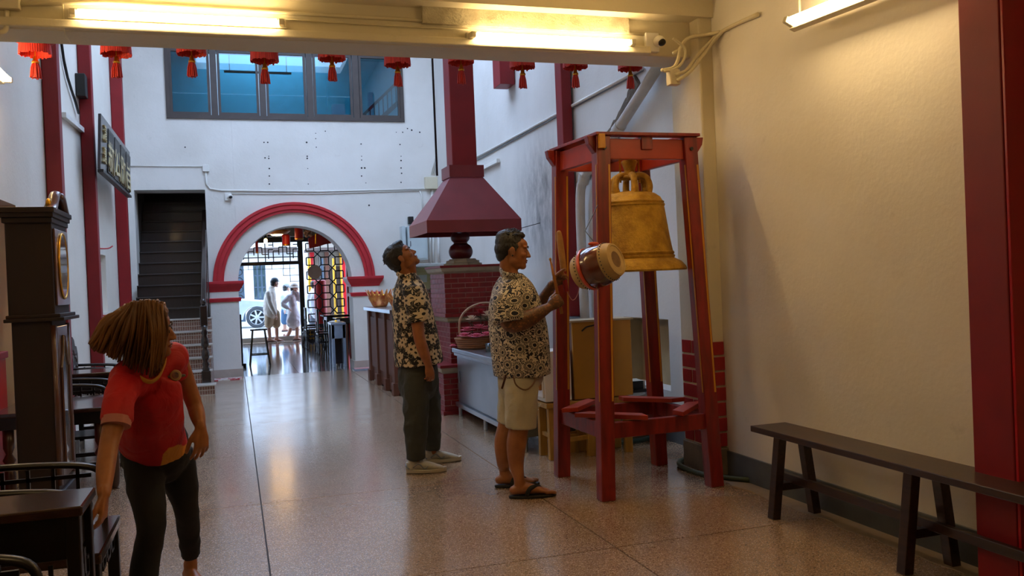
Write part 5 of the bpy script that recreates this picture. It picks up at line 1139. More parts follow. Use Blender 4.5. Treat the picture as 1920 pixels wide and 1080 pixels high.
def bare_foot(bm, heel, fwd, s=1., anklez=.09):
    f = V(fwd).normalized(); l = V((0, 0, 1)).cross(f); h = V(heel)
    tube(bm, [h+f*.0*s+V((0, 0, .035)), h+f*.05*s+V((0, 0, .045)), h+f*.12*s+V((0, 0, .036)), h+f*.185*s+V((0, 0, .022)), h+f*.215*s+V((0, 0, .016))], [(.030*s, .028*s), (.033*s, .040*s), (.036*s, .030*s), (.043*s, .017*s), (.040*s, .012*s)], 14, side=l, sub=3, round_=True)
    tube(bm, [h+f*.035*s+V((0, 0, anklez)), h+f*.05*s+V((0, 0, .05))], [(.030*s, .034*s), (.032*s, .040*s)], 12, side=l, round_=True)
    for i, (o, L, r) in enumerate(((.030, .052, .0135), (.010, .046, .009), (-.007, .042, .0085), (-.022, .036, .008), (-.035, .028, .0075))):
        a = h+f*(.200-.008*i)*s+l*o*s*-1*FOOTSIDE[0]; tube(bm, [a+V((0, 0, .014)), a+f*L*.6*s+V((0, 0, .016)), a+f*L*s+V((0, 0, .011))], [r*s, r*s, r*s*.85], 8, round_=True)
FOOTSIDE = [1]
def cloth(bm, pts, r, side=(0, 1, 0), seg=16, sub=4): return tube(bm, pts, r, seg, side=side, sub=sub)
def limb(bm, pts, r, side=(0, 1, 0), seg=16, sub=4): return tube(bm, pts, r, seg, side=side, sub=sub, round_=True)
def strands(bm, c, R, s, n, reach, w=.004, zmin=.02, flat=.6, seed=1, lean=(0, 0, 0)):
    rnd = random.Random(seed)
    for _ in range(n):
        a = rnd.uniform(-PI, PI); e = rnd.uniform(.1, 1.5); d = V((math.cos(a)*math.cos(e), math.sin(a)*math.cos(e), math.sin(e)))
        if d.z*.09+.035 < zmin or (d.x > .55 and d.z < .75): continue
        p = V((-.022+d.x*.1, d.y*.08, .04+d.z*.092)); tng = (V(lean)+V((rnd.uniform(-.6, .6), rnd.uniform(-.6, .6), rnd.uniform(-.3, .6)))).normalized()
        q = p+(d*.35+tng*flat).normalized()*reach*rnd.uniform(.6, 1.2)
        tube(bm, [V(c)+R @ p*s, V(c)+R @ (p.lerp(q, .5)+d*.004)*s, V(c)+R @ q*s], [w*s, w*s*.8, w*s*.15], 4)
m_eyew = mat('eye_white', 'cfc6bc', .25); m_eyed = mat('eye_dark', '120c0a', .25); m_hairb = mat('black_hair', '14110f', .45, c2='2a211c', scale=60, amt=.6, stretch=(1, 1, 4), bump=.4, bscale=120)
m_lipm = mat('lips_brown', '8a4a3a', .45)
def skin_mat(name, c, c2, tattoo=None):
    g = G(name); v = g.obj(); geo = g.node('ShaderNodeNewGeometry').outputs['Position']
    col = g.mix(g.ramp(g.noise(22, 4, v), .35, .7, 0, .5), c, c2)
    if tattoo:   # tattooed forearms: dark scroll work within the arm region
        s = g.sep(geo); n1 = g.node('ShaderNodeTexVoronoi', feature='DISTANCE_TO_EDGE'); g.put(n1.inputs['Vector'], g.mix(.12, geo, g.noise(9, 3, geo, out=1))); n1.inputs['Scale'].default_value = 44
        lnz = g.math('MULTIPLY', g.ramp(n1.outputs[0], .2, .05), .8); m_ = g.math('MULTIPLY', g.ramp(g.noise(22, 4, geo, dist=2.), .42, .52), .85)
        k = g.math('MAXIMUM', lnz, m_); reg = g.math('MULTIPLY', g.math('MULTIPLY', g.ramp(s[2], tattoo[0], tattoo[0]+.03), g.ramp(s[2], tattoo[1], tattoo[1]-.03)), g.ramp(s[0], tattoo[2], tattoo[2]+.03))
        reg = g.math('MULTIPLY', reg, g.ramp(s[0], tattoo[3], tattoo[3]-.03))
        col = g.mix(g.math('MULTIPLY', g.math('MULTIPLY', k, reg), .78), col, '1d2222')
    g.set(Base_Color=col, Roughness=.45, Subsurface_Weight=.08, Subsurface_Radius=(.01, .004, .002)); g.bump(g.noise(180, 2, v), .05, .002); return g.m
def cyl_uv(g, v, r=.17):
    s = g.sep(v); return g.math('MULTIPLY', g.math('ARCTAN2', s[1], s[0]), r), s[2]
def flower_field(g, u, w, scale, R, petals, seed, c_in):
    """returns petal mask and centre mask of scattered flowers in the (u,w) cloth plane"""
    n = g.node('ShaderNodeTexVoronoi', voronoi_dimensions='2D'); n.inputs['Scale'].default_value = scale; n.inputs['Randomness'].default_value = .8
    nz = g.sep(g.noise(11, 2, g.comb(u, w, 0.), out=1)); vec = g.comb(g.math('ADD', g.math('ADD', u, seed), g.math('MULTIPLY', nz[0], .035)), g.math('ADD', g.math('ADD', w, seed*1.3), g.math('MULTIPLY', nz[1], .035)), 0.); g.put(n.inputs['Vector'], vec)
    sp = g.sep(n.outputs['Position']); sv = g.sep(vec); dx = g.math('SUBTRACT', sv[0], sp[0]); dy = g.math('SUBTRACT', sv[1], sp[1])
    r = g.math('SQRT', g.math('ADD', g.math('MULTIPLY', dx, dx), g.math('MULTIPLY', dy, dy))); a = g.math('ARCTAN2', dy, dx); cs = g.sep(n.outputs['Color'])
    lim = g.math('MULTIPLY', g.math('ADD', 1., g.math('MULTIPLY', g.math('SINE', g.math('ADD', g.math('MULTIPLY', a, float(petals)), g.math('MULTIPLY', cs[0], 9.))), .28)), R)
    return g.math('LESS_THAN', r, lim), g.math('LESS_THAN', r, c_in), r, a, cs
def shirt_floral():
    g = G('black_cream_floral_cloth'); v = g.obj(); u, w = cyl_uv(g, v)
    m1, c1, r, a, cs = flower_field(g, u, w, 9.2, .034, 6, 3.1, .009)
    m2, c2, *_ = flower_field(g, u, w, 14, .013, 3, 9.7, .0)
    vec = g.comb(g.math('ADD', u, 4.), w, 0.); wv = g.noise(17, 2, vec, dist=1.4); vine = g.math('LESS_THAN', g.math('ABSOLUTE', g.math('SUBTRACT', wv, .5)), .010)
    lf = g.math('GREATER_THAN', g.noise(30, 1, g.comb(g.math('MULTIPLY', u, 1.), g.math('MULTIPLY', w, .55), 0.), dist=.8), .68)
    k = g.math('MAXIMUM', g.math('MAXIMUM', m1, m2), g.math('MAXIMUM', vine, lf)); k = g.math('SUBTRACT', k, g.math('MULTIPLY', c1, 1.), clamp=True)
    g.set(Base_Color=g.mix(k, '16130f', 'c9b592'), Roughness=.75); g.bump(g.noise(9, 3, g.comb(g.math('MULTIPLY', u, 1.6), w, 0.), dist=1.5), .5, .03); return g.m
def shirt_damask():
    g = G('cream_navy_rosette_cloth'); v = g.obj(); u, w = cyl_uv(g, v, .2)
    m1, c1, r, a, cs = flower_field(g, u, w, 11.5, .042, 11, 3.1, .012)
    rays = g.math('GREATER_THAN', g.math('SINE', g.math('ADD', g.math('MULTIPLY', a, 23.), g.math('MULTIPLY', g.noise(60, 2, g.comb(u, w, 0.)), 7.))), -.45); rings = g.math('GREATER_THAN', g.math('SINE', g.math('MULTIPLY', r, 330.)), -.8)
    k = g.math('MULTIPLY', m1, g.math('MAXIMUM', g.math('MULTIPLY', rays, rings), c1))
    vec = g.comb(u, w, 0.); fill = g.math('GREATER_THAN', g.noise(42, 3, vec, dist=1.), .505); k = g.math('MAXIMUM', k, g.math('MULTIPLY', fill, g.math('SUBTRACT', 1., m1)))
    g.set(Base_Color=g.mix(k, 'cfc2aa', '171b2c'), Roughness=.8); g.bump(g.noise(9, 3, g.comb(g.math('MULTIPLY', u, 1.6), w, 0.), dist=1.5), .5, .03); return g.m
def sneaker(heel, fwd, root, name='sneaker'):
    f = V(fwd).normalized(); l = V((0, 0, 1)).cross(f); h = V(heel); Q = lambda x, y, z: h+f*x+l*y+V((0, 0, z))
    b = BM(); n = 20; out = []
    for k in range(n*2):
        t_ = k/(n*2)*2*PI; x = .145+.15*math.cos(t_); w = .040+.010*math.sin((x-.02)*9); out.append((x, w*math.sin(t_)))
    b0 = [b.verts.new(Q(x, y, .0)) for x, y in out]; b1 = [b.verts.new(Q(x*1.01-.002, y*1.12, .026+.014*(abs(x-.145)/.15)**2)) for x, y in out]
    b.faces.new(b0[::-1]); b.faces.new(b1)
    for i in range(len(out)): j = (i+1) % len(out); b.faces.new((b0[i], b0[j], b1[j], b1[i]))
    s = obj(name, b, m_mid, root, smooth=2); b = BM(); prism(b, [Q(x*1.0, y*1.05, -.001) for x, y in out], (0, 0, .009)); obj('outsole', b, m_sole, s)
    b = BM(); tube(b, [Q(.03, 0, .085), Q(.03, 0, .05), Q(.03, 0, .03)], [(.034, .036), (.038, .038), (.04, .04)], 14, side=l, sub=2); tube(b, [Q(.04, 0, .055), Q(.11, 0, .058), Q(.18, 0, .048), Q(.235, 0, .036), Q(.262, 0, .032)], [(.036, .038), (.039, .036), (.044, .028), (.042, .020), (.036, .014)], 16, side=l, sub=3, round_=True)
    tube(b, [Q(.045, 0, .10), Q(.06, 0, .07)], [(.034, .036), (.036, .045)], 12, side=l, round_=True)
    obj('upper', remesh(b, .005, 2), m_shoe, s, smooth=True)
    b = BM()
    for k in range(5): x = .10+k*.022; tube(b, [Q(x, .028, .082-.3*k*.022), Q(x+.006, 0, .098-.42*k*.022), Q(x, -.028, .082-.3*k*.022)], .004, 5, sub=3)
    obj('laces', b, m_white, s, smooth=True)
    for sd in (-1, 1):
        b = BM(); tube(b, [Q(.05, sd*.040, .05), Q(.09, sd*.043, .075), Q(.13, sd*.042, .04), Q(.16, sd*.046, .055)], .005, 5, sub=4); tube(b, [Q(.02, sd*.041, .04), Q(.0, sd*.03, .06), Q(-.002, 0, .075)], .006, 5, sub=3); obj('silver_overlay', b, m_grey, s, smooth=True)
m_mid = mat('cream_midsole', 'c4bba4', .6)
m_sole = mat('shoe_sole', '2a2824', .6, c2='8a8478', scale=12, amt=.6); m_shoe = mat('cream_mesh_shoe', 'b9b09c', .5, c2='94907f', scale=30, bump=.3, bscale=160)
def flipflop(heel, fwd, root, inner):
    f = V(fwd).normalized(); l = V((0, 0, 1)).cross(f); h = V(heel); Q = lambda x, y, z: h+f*x+l*y+V((0, 0, z))
    b = BM(); out = []
    for k in range(28):
        t_ = 2*PI*k/28; x = .14+.155*math.cos(t_); w = .043+.012*math.sin((x-.05)*8); out.append(Q(x, w*math.sin(t_), 0))
    prism(b, out, (0, 0, .02)); s = obj('flip_flop', b, m_rub, root, bevel=.006)
    for sd in (-1, 1): obj('strap', tube(BM(), [Q(.095, sd*.046, .02), Q(.12, sd*.042, .065), Q(.165, sd*.026+inner*.006, .074), Q(.215, inner*.014, .045), Q(.225, inner*.014, .025)], [(.014, .004), (.014, .005), (.012, .005), (.006, .004), (.004, .004)], 8, side=f, sub=4), m_rub, s, smooth=True)
m_rub = mat('black_rubber', '131313', .6)

# ---------------------------------------------------------------- man in cream and navy shirt
def man_shorts():
    Yb, Yn, Yf = 5.52, 5.41, 5.66; p = PZ(985, 922, 0)
    root = thing('person', 'man in cream and navy patterned shirt and pale shorts holding sticks before drum', 'person', (p.x, Yb, 0))
    A = lambda x, y, Y=Yb: PY(x, y, Y)
    sk = skin_mat('tan_skin', '9a6238', '7d4a28', (1.0, 1.43, 1.58, 2.2)); b = BM()
    c = A(962, 471, 5.50); fw = (.95, -.27, -.10); up = (.05, 0, 1); P, R = head(b, c, fw, up, 1.03)
    limb(b, [P(-.03, 0, -.05), A(954, 506), A(957, 530)], [(.056, .056), (.058, .06), (.066, .06)]); ell(b, P(.03, 0, -.085), (.05, .05, .03))
    limb(b, [A(960, 550), A(966, 590), A(972, 640), A(974, 690)], [(.13, .07), (.16, .11), (.15, .13), (.13, .11)], side=(0, 1, 0))
    # near (right) arm
    wr = A(1028, 577, 5.27); el = A(956, 607, 5.27)
    limb(b, [A(952, 553, 5.36), A(950, 580, 5.30), el, A(985, 600, 5.26), A(1010, 587, 5.26), wr], [.062, .060, .056, .058, .045, .031])
    sa = (PY(1034, 474, 5.24)-PY(1049, 545, 5.24)).normalized()
    g1 = hand(b, wr, (.72, -.12, .45), (.15, .95, -.1), sa, 1.08, (55, 80, 60), .0, (.6, .35, .55))
    # far (left) arm
    wf = A(1037, 532, 5.60); limb(b, [A(965, 553, 5.68), A(985, 600, 5.74), A(1008, 578, 5.70), wf], [.062, .056, .05, .031])
    sb = (PY(1047, 434, 5.56)-PY(1056, 505, 5.56)).normalized()
    g2 = hand(b, wf, (.75, -.05, .42), (-.15, -.95, .0), sb, 1.05, (55, 75, 60), .0, (.6, .4, .5))
    # legs
    hn = PZ(958, 929, .02); hf = PZ(931, 909, .02); hn.z = hf.z = .018
    limb(b, [A(975, 710, Yn+.02), A(976, 760, Yn), A(973, 800, Yn), A(968, 835, Yn), A(968, 870, Yn), V((hn.x+.055, hn.y-.01, .13)), V((hn.x+.058, hn.y-.01, .07))], [.08, .07, .064, .064, .050, .036, .035])
    limb(b, [A(962, 710, Yf-.03), A(955, 760, Yf), A(951, 795, Yf), A(944, 828, Yf), A(944, 865, Yf), V((hf.x+.055, hf.y-.01, .13)), V((hf.x+.058, hf.y-.01, .07))], [.08, .07, .062, .062, .048, .036, .036])
    fd = V((.97, -.2, 0)); FOOTSIDE[0] = 1; bare_foot(b, hn+fd*.02, fd, 1.04); FOOTSIDE[0] = -1; bare_foot(b, hf+fd*.02, fd, 1.04)
    obj('body', remesh(b, .0048, 2), sk, root, smooth=True)
    face_parts(P, R, 1.03, root, (m_lipm, sk), m_hairb, True)
    b = BM()   # hair: faded sides, longer top
    for q, r in (((-.026, 0, .056), (.092, .078, .076)), ((-.032, 0, .082), (.084, .066, .056)), ((-.024, 0, .03), (.088, .0815, .05)), ((-.058, 0, .01), (.062, .072, .062)), ((-.066, 0, -.03), (.042, .058, .045)), ((.022, 0, .103), (.048, .052, .024)), ((.012, 0, .012), (.012, .0795, .03))): ell(b, P(*q), V(r)*1.03, R, 28, 18)
    hb = remesh(b, .0042, 2, .0022, 70, (1, 1, .4)); h = obj('hair', hb, m_hairb, root, smooth=True)
    b = BM(); strands(b, c, R, 1.03, 300, .022, .0035, .085, 1.6, 3, (1.4, 0, .5)); obj('hair_tufts', b, m_hairb, h)['kind'] = 'stuff'
    obj('ear_stud', ell(BM(), P(-.004, -.090, -.032), (.006, .005, .006)), m_eyed, root, smooth=True)
    # shirt
    m_sh = shirt_damask(); b = BM()
    cloth(b, [A(958, 516), A(960, 530), A(962, 545), A(966, 575), A(971, 610), A(975, 650), A(978, 682), A(979, 702)], [(.07, .07), (.155, .108), (.20, .135), (.225, .168), (.225, .186), (.22, .19), (.215, .188), (.21, .182)], side=(0, 1, 0), seg=28)
    ell(b, A(953, 546, 5.375), (.088, .085, .07)); ell(b, A(965, 546, 5.665), (.088, .085, .07)); cloth(b, [A(952, 544, 5.37), A(950, 570, 5.30), A(954, 604, 5.265)], [.085, .092, .10]); cloth(b, [A(964, 544, 5.66), A(975, 570, 5.72), A(982, 598, 5.73)], [.085, .09, .095])
    me = remesh(b, .008, 3, .006, 7, (1, 1, .5), 3); s = obj('shirt', me, m_sh, root, smooth=True)
    b = BM(); tube(b, [A(938, 506, 5.53), A(946, 515, 5.43), A(968, 519, 5.40), A(984, 526, 5.46), A(990, 534, 5.52)], [(.022, .006)]*5, 8, side=(0, 0, 1), sub=4); tube(b, [A(938, 506, 5.53), A(948, 510, 5.63), A(972, 517, 5.62), A(990, 534, 5.53)], [(.022, .006)]*4, 8, side=(0, 0, 1), sub=4)
    obj('collar', b, m_sh, s, smooth=True)
    # shorts
    m_st = mat('pale_khaki_cotton', 'b3ab93', .8, c2='9a9279', scale=6, bump=.5, bscale=12, bdist=.03)
    b = BM(); limb(b, [A(974, 690), A(974, 705), A(972, 715)], [(.17, .145), (.18, .15), (.175, .135)], seg=24)
    cloth(b, [A(978, 700, Yn+.03), A(978, 750, Yn), A(976, 802, Yn)], [.11, .105, .098], seg=24); cloth(b, [A(966, 700, Yf-.05), A(962, 750, Yf-.01), A(955, 794, Yf)], [.11, .10, .09], seg=24)
    s = obj('shorts', remesh(b, .008, 3, .005, 12, (1, 1, .6), 5), m_st, root, smooth=True)
    obj('belt_cord', tube(BM(), [A(962, 704, 5.30), A(968, 722, 5.30), A(985, 731, 5.29), A(1000, 720, 5.30), A(1006, 700, 5.33)], .005, 6, sub=4), mat('brown_cord', '6a4a30', .6), s, smooth=True)
    obj('leather_tab', tube(BM(), [A(949, 703, 5.31), A(945, 716, 5.30), A(941, 729, 5.30)], [(.009, .003)]*3, 6), mat('brown_leather', '4a2418', .5), s)
    b = BM()
    for k in range(14): q = A(1006+random.uniform(-5, 5), 762+random.uniform(-7, 7), 5.42); tube(b, [q, q+V((random.uniform(-.02, .03), -.01, random.uniform(-.02, .02)))], .004, 4)
    obj('frayed_patch', b, m_white, s)['kind'] = 'stuff'
    for hh, inn_ in ((hn, 1), (hf, -1)): hz = V(hh); hz.z = 0; flipflop(hz+fd*.0, fd, root, inn_)
    # sticks (held things are things of their own)
    t = thing('drumstick', 'slim wooden drumstick upright in the near hand of man in shorts', 'drumstick', g1); obj('shaft', tube(BM(), [g1-sa*.09, g1+sa*.17, g1+sa*.262], [.011, .0095, .006], 12), mat('stick_wood', 'a86c34', .5, c2='8a5626', scale=10), t, smooth=True); obj('tip', ell(BM(), g1+sa*.268, (.009, .009, .011)), m_ywood, t, smooth=True)
    t = thing('bell_mallet', 'thick pale wooden mallet with red handle in the far hand', 'mallet', g2); obj('mallet_head', tube(BM(), [g2+sb*.05, g2+sb*.15, g2+sb*.26, g2+sb*.30], [.021, .023, .022, .017], 14, round_=True), mat('rough_pale_wood', 'b4834a', .7, c2='9a6a38', scale=20, bump=.6), t, smooth=True); obj('red_handle', tube(BM(), [g2-sb*.1, g2+sb*.06], .017, 12), m_red, t, smooth=2)
    obj('pink_cord', tube(BM(), [g2-sb*.09, g2-sb*.16+V((.03, -.02, 0)), g2+V((.09, -.02, -.1)), g2+V((.10, -.02, .05)), g2+V((.075, -.02, .13))], .003, 5, sub=5), mat('pink_cord', 'c88a8e', .6), t, smooth=True)
man_shorts()

# ---------------------------------------------------------------- man looking up
def man_up():
    Yb, Yn, Yf = 6.56, 6.45, 6.72; A = lambda x, y, Y=Yb: PY(x, y, Y)
    root = thing('person', 'man in black and cream floral shirt and dark trousers looking up', 'person', (A(785, 880).x, Yb, 0))
    sk = skin_mat('warm_tan_skin', '9c6034', '7c4724'); b = BM()
    c = A(755, 484, 6.55); fw = (.74, -.25, .62); up = (-.6, .2, .75); P, R = head(b, c, fw, up, .97)
    limb(b, [P(-.03, 0, -.035), A(758, 508), A(763, 528)], [(.055, .058), (.055, .056), (.06, .058)]); limb(b, [P(.02, 0, -.07), A(770, 510)], [.04, .045])
    limb(b, [A(767, 548), A(771, 585), A(778, 640), A(783, 690)], [(.12, .06), (.14, .09), (.12, .10), (.11, .09)])
    wr = A(803, 683, 6.33); limb(b, [A(775, 545, 6.40), A(782, 595, 6.35), A(786, 632, 6.33), A(793, 655, 6.33), wr], [.055, .05, .043, .043, .029])
    hand(b, wr, (.12, -.06, -1), (-.25, .95, 0), (.95, .2, 0), .98, (22, 32, 25), .05, (.75, .35, .3))
    wf = A(830, 682, 6.74); wf = A(800, 683, 6.78); limb(b, [A(770, 545, 6.73), A(778, 632, 6.80), wf], [.055, .043, .029]); hand(b, wf, (.12, .06, -1), (-.2, -.95, 0), (.95, -.2, 0), .98, (25, 35, 25), .05, (.75, .35, .3))
    hn = PZ(768, 888, 0); hf = PZ(800, 869, 0); hn.z = hf.z = 0
    for hh, xx, Y in ((hn, 780, Yn), (hf, 806, Yf)): limb(b, [A(xx, 715, Y), A(xx, 790, Y), V((hh.x+.05, hh.y-.005, .15)), V((hh.x+.05, hh.y-.005, .07))], [.055, .05, .036, .033])
    obj('body', remesh(b, .0048, 2), sk, root, smooth=True)
    face_parts(P, R, .97, root, (m_lipm, sk), m_hairb)
    b = BM()
    for q, r in (((-.03, 0, .05), (.098, .084, .088)), ((-.062, 0, .015), (.066, .076, .075)), ((.02, 0, .105), (.062, .062, .028)), ((-.005, 0, .07), (.08, .083, .06)), ((-.07, 0, -.03), (.045, .06, .05))): ell(b, P(*q), V(r)*.99, R, 24, 16)
    h = obj('hair', remesh(b, .005, 2, .003, 50), m_hairb, root, smooth=True)
    b = BM(); strands(b, c, R, .99, 420, .022, .0035, -.05, 1.8, 5, (-1.2, 0, -.8)); obj('hair_tufts', b, m_hairb, h)['kind'] = 'stuff'
    m_sh = shirt_floral(); b = BM()
    cloth(b, [A(763, 514), A(766, 528), A(768, 542), A(772, 575), A(777, 615), A(782, 650), A(786, 682)], [(.062, .062), (.14, .09), (.185, .115), (.20, .142), (.205, .16), (.205, .172), (.205, .178)], seg=28)
    ell(b, A(773, 544, 6.405), (.074, .07, .06)); ell(b, A(769, 544, 6.715), (.074, .07, .06)); cloth(b, [A(772, 542, 6.40), A(781, 570, 6.36), A(786, 603, 6.345)], [.072, .078, .082]); cloth(b, [A(768, 542, 6.72), A(775, 570, 6.77), A(780, 603, 6.79)], [.072, .078, .082])
    s = obj('shirt', remesh(b, .008, 3, .006, 7, (1, 1, .5), 8), m_sh, root, smooth=True)
    b = BM(); tube(b, [A(744, 512, 6.55), A(752, 518, 6.47), A(772, 522, 6.46), A(788, 530, 6.53)], [(.020, .006)]*4, 8, side=(0, 0, 1), sub=4); tube(b, [A(744, 512, 6.56), A(755, 516, 6.65), A(774, 521, 6.65), A(788, 530, 6.55)], [(.020, .006)]*4, 8, side=(0, 0, 1), sub=4); obj('collar', b, m_sh, s, smooth=True)
    m_tr = mat('dark_olive_trousers', '34352c', .8, c2='42423a', scale=8, bump=.6, bscale=10, bdist=.03); b = BM()
    limb(b, [A(784, 672), A(784, 700), A(783, 722)], [(.16, .13), (.17, .145), (.17, .14)], seg=24)
    cloth(b, [A(781, 700, Yn+.02), A(780, 760, Yn), A(779, 810, Yn), V((hn.x+.055, hn.y, .20)), V((hn.x+.055, hn.y, .105))], [.095, .092, .084, .072, .068], seg=20); cloth(b, [A(798, 700, Yf-.03), A(805, 760, Yf), A(806, 810, Yf), V((hf.x+.05, hf.y, .20)), V((hf.x+.05, hf.y, .105))], [.092, .088, .08, .07, .066], seg=20)
    obj('trousers', remesh(b, .008, 3, .008, 11, (1, 1, .8), 2), m_tr, root, smooth=True)
    fd = V((.97, -.22, 0)); sneaker(hn-fd*.02, fd, root); sneaker(hf-fd*.02, V((.99, -.1, 0)), root)
man_up()

# ---------------------------------------------------------------- woman in red
def woman():
    A = lambda x, y, Y: PY(x, y, Y)
    root = thing('person', 'woman in red shirt bending to the blackwood armchair, brown hair swinging', 'person', (A(290, 850, 4.2).x, 4.25, 0))
    sk = skin_mat('woman_skin', 'a3683e', '85502c'); b = BM()
    c = A(278, 622, 3.88); fw = (.98, -.10, -.04); up = (-.10, -.2, .97); P, R = head(b, c, fw, up, .95)
    limb(b, [P(-.03, 0, -.05), A(280, 690, 3.93), A(276, 712, 3.98)], [(.048, .048), (.05, .05), (.055, .055)])
    limb(b, [A(276, 715, 3.98), A(276, 770, 4.06), A(290, 840, 4.2)], [(.11, .07), (.11, .08), (.12, .085)], side=(1, -.4, 0))
    wr = A(195, 925, 3.50); limb(b, [A(228, 720, 3.80), A(215, 790, 3.70), A(205, 830, 3.66), A(198, 880, 3.58), wr], [.045, .041, .036, .034, .024])
    hand(b, wr, (-.02, -.25, -1), (-1, .1, 0), (.1, -1, .1), .9, (18, 25, 20), .05, (.75, .35, .3))
    wl = A(376, 800, 4.02); limb(b, [A(330, 668, 4.0), A(346, 710, 4.06), A(364, 757, 4.08), A(370, 778, 4.05), wl], [.044, .04, .034, .033, .023])
    hand(b, wl, (.02, -.05, -1), (-.6, .8, 0), (-.8, -.6, 0), .95, (12, 20, 18), .2, (.7, .5, .3))
    kr = A(284, 985, 4.0); kl = A(349, 955, 4.28)
    hr = V((A(262, 1150, 3.95).x, 3.98, 0)); hl = PZ(352, 1088, 0); hl.z = 0
    limb(b, [A(272, 860, 4.2), kr, A(272, 1070, 4.0), hr+V((.02, 0, .1)), hr+V((.02, 0, .06))], [.06, .034, .040, .032, .03]); limb(b, [A(322, 855, 4.26), kl, A(352, 1020, 4.42), hl+V((.02, -.04, .13)), hl+V((.02, -.04, .06))], [.06, .044, .038, .03, .03])
    FOOTSIDE[0] = 1; bare_foot(b, hr, (.35, -.95, 0), .88); FOOTSIDE[0] = -1; bare_foot(b, hl, (.35, -.93, 0), .88)
    obj('body', remesh(b, .0045, 2), sk, root, smooth=True)
    face_parts(P, R, .95, root, (mat('woman_lips', '8c443c', .4), sk), mat('brown_brow', '3a2414', .6))
    # hair: brown bob flung out to the left
    m_h = mat('brown_highlighted_hair', '4a2b15', .45, c2='8f6030', scale=9, amt=.9, stretch=(1, 1, .3), bump=.2, bscale=60); b = BM()
    for q, r in (((-.03, 0, .05), (.098, .084, .086)), ((-.055, 0, .0), (.075, .082, .08)), ((.02, 0, .10), (.055, .06, .03)), ((.042, 0, .085), (.045, .056, .038)), ((.0, 0, .06), (.085, .084, .07))): ell(b, P(*q), V(r)*.90, R, 24, 16)
    h = obj('hair', remesh(b, .006, 2, .002, 60), m_h, root, smooth=True)
    rnd = random.Random(4); b = BM()
    top = [(301, 570), (287, 564), (268, 563), (248, 568), (230, 580), (216, 600)]
    def lock(r0, mid, tip, w): 
        pts = crom([r0, mid, tip], 5); n_ = len(pts); tube(b, pts, [(w*(1.0-.75*(i/(n_-1))**2), w*.45*(1-.6*i/(n_-1))) for i in range(n_)], 6, side=(0, 0, 1))
    for k in range(460):
        u = rnd.random(); dy = rnd.uniform(-.095, .085); v_ = rnd.random()
        # fan of tips from far left (flung) round to the front lower edge near the chin
        tips = [(168, 642), (176, 656), (196, 662), (215, 672), (240, 688), (262, 700), (285, 706), (299, 696), (303, 678)]
        f_ = u*(len(tips)-1); i = int(f_); fr = f_-i; t0, t1 = tips[i], tips[min(i+1, len(tips)-1)]; tx, ty = t0[0]*(1-fr)+t1[0]*fr, t0[1]*(1-fr)+t1[1]*fr
        f2 = (1-u)*4.9*.85+rnd.uniform(0, .8); i2 = min(int(f2), 4); g_ = min(f2-i2, 1); a0, a1 = top[i2], top[i2+1]; rx, ry = a0[0]*(1-g_)+a1[0]*g_, a0[1]*(1-g_)+a1[1]*g_
        rx += rnd.uniform(-4, 10); ry += rnd.uniform(-1, 5); d_ = 3.86+dy
        mx, my = (rx+tx)/2+(0 if u < .3 else 12*(u-.3))+rnd.uniform(-5, 5), (ry+ty)/2-(12*(1-u))+rnd.uniform(-5, 5)
        L = 1 if rnd.random() < .6 else rnd.uniform(.7, 1); tx, ty = rx+(tx-rx)*L+rnd.uniform(-4, 4), ry+(ty-ry)*L+rnd.uniform(-3, 3)
        lock(A(rx, ry, d_*.995+.0), A(mx, my, d_+dy*.5), A(tx, ty, d_+dy*.35), rnd.uniform(.009, .016))
    for k in range(60):   # side curtain toward the face
        x0 = rnd.uniform(280, 297); dy = -.075+rnd.uniform(-.012, .02); lock(A(x0, 574+rnd.uniform(0, 8), 3.84+dy), A(x0+6+rnd.uniform(-3, 3), 625, 3.80+dy), A(rnd.uniform(286, 301), rnd.uniform(672, 698), 3.82+dy), .011)
    obj('swinging_locks', b, m_h, h, smooth=True)['kind'] = 'stuff'
    obj('hair_clip', tube(BM(), [A(291, 573, 3.76), A(297, 590, 3.745), A(300, 612, 3.74)], [(.006, .004)]*3, 8, sub=3), mat('dark_glasses', '1a1614', .2, coat=.5), root, smooth=True)
    # red shirt
    g = G('red_shirt_cloth'); geo = g.obj(); s = g.sep(geo)
    fl = g.math('ADD', g.math('ADD', g.math('MULTIPLY', g.noise(11, 3, geo), .16), s[2]), g.ramp(s[0], .0, .07, .12, .0)); k = g.ramp(fl, .825, .815)
    g.set(Base_Color=g.mix(k, g.mix(g.ramp(g.noise(5, 3, geo), .4, .7), 'c00c1a', 'a60e1a'), 'd08a24'), Roughness=.7); g.bump(g.noise(8, 3, geo, dist=1.5), .5, .03); m_rs = g.m
    b = BM(); sd = (1, -.35, 0)
    cloth(b, [A(280, 692, 3.95), A(277, 706, 3.95), A(274, 725, 3.95), A(273, 760, 4.00), A(279, 800, 4.08), A(288, 833, 4.16)], [(.06, .055), (.128, .085), (.148, .10), (.15, .11), (.145, .112), (.148, .112)], side=sd, seg=28)
    ell(b, A(240, 712, 3.84), (.062, .062, .055)); ell(b, A(308, 682, 3.98), (.055, .055, .055)); cloth(b, [A(240, 712, 3.84), A(226, 745, 3.75), A(218, 790, 3.69)], [.06, .057, .052]); cloth(b, [A(314, 672, 3.98), A(326, 684, 4.02), A(335, 704, 4.05)], [.060, .056, .048])
    limb(b, [A(245, 712, 3.86), A(320, 672, 3.98)], [.08, .07])
    s = obj('red_shirt', remesh(b, .007, 3, .007, 8, (1, 1, .7), 6), m_rs, root, smooth=True)
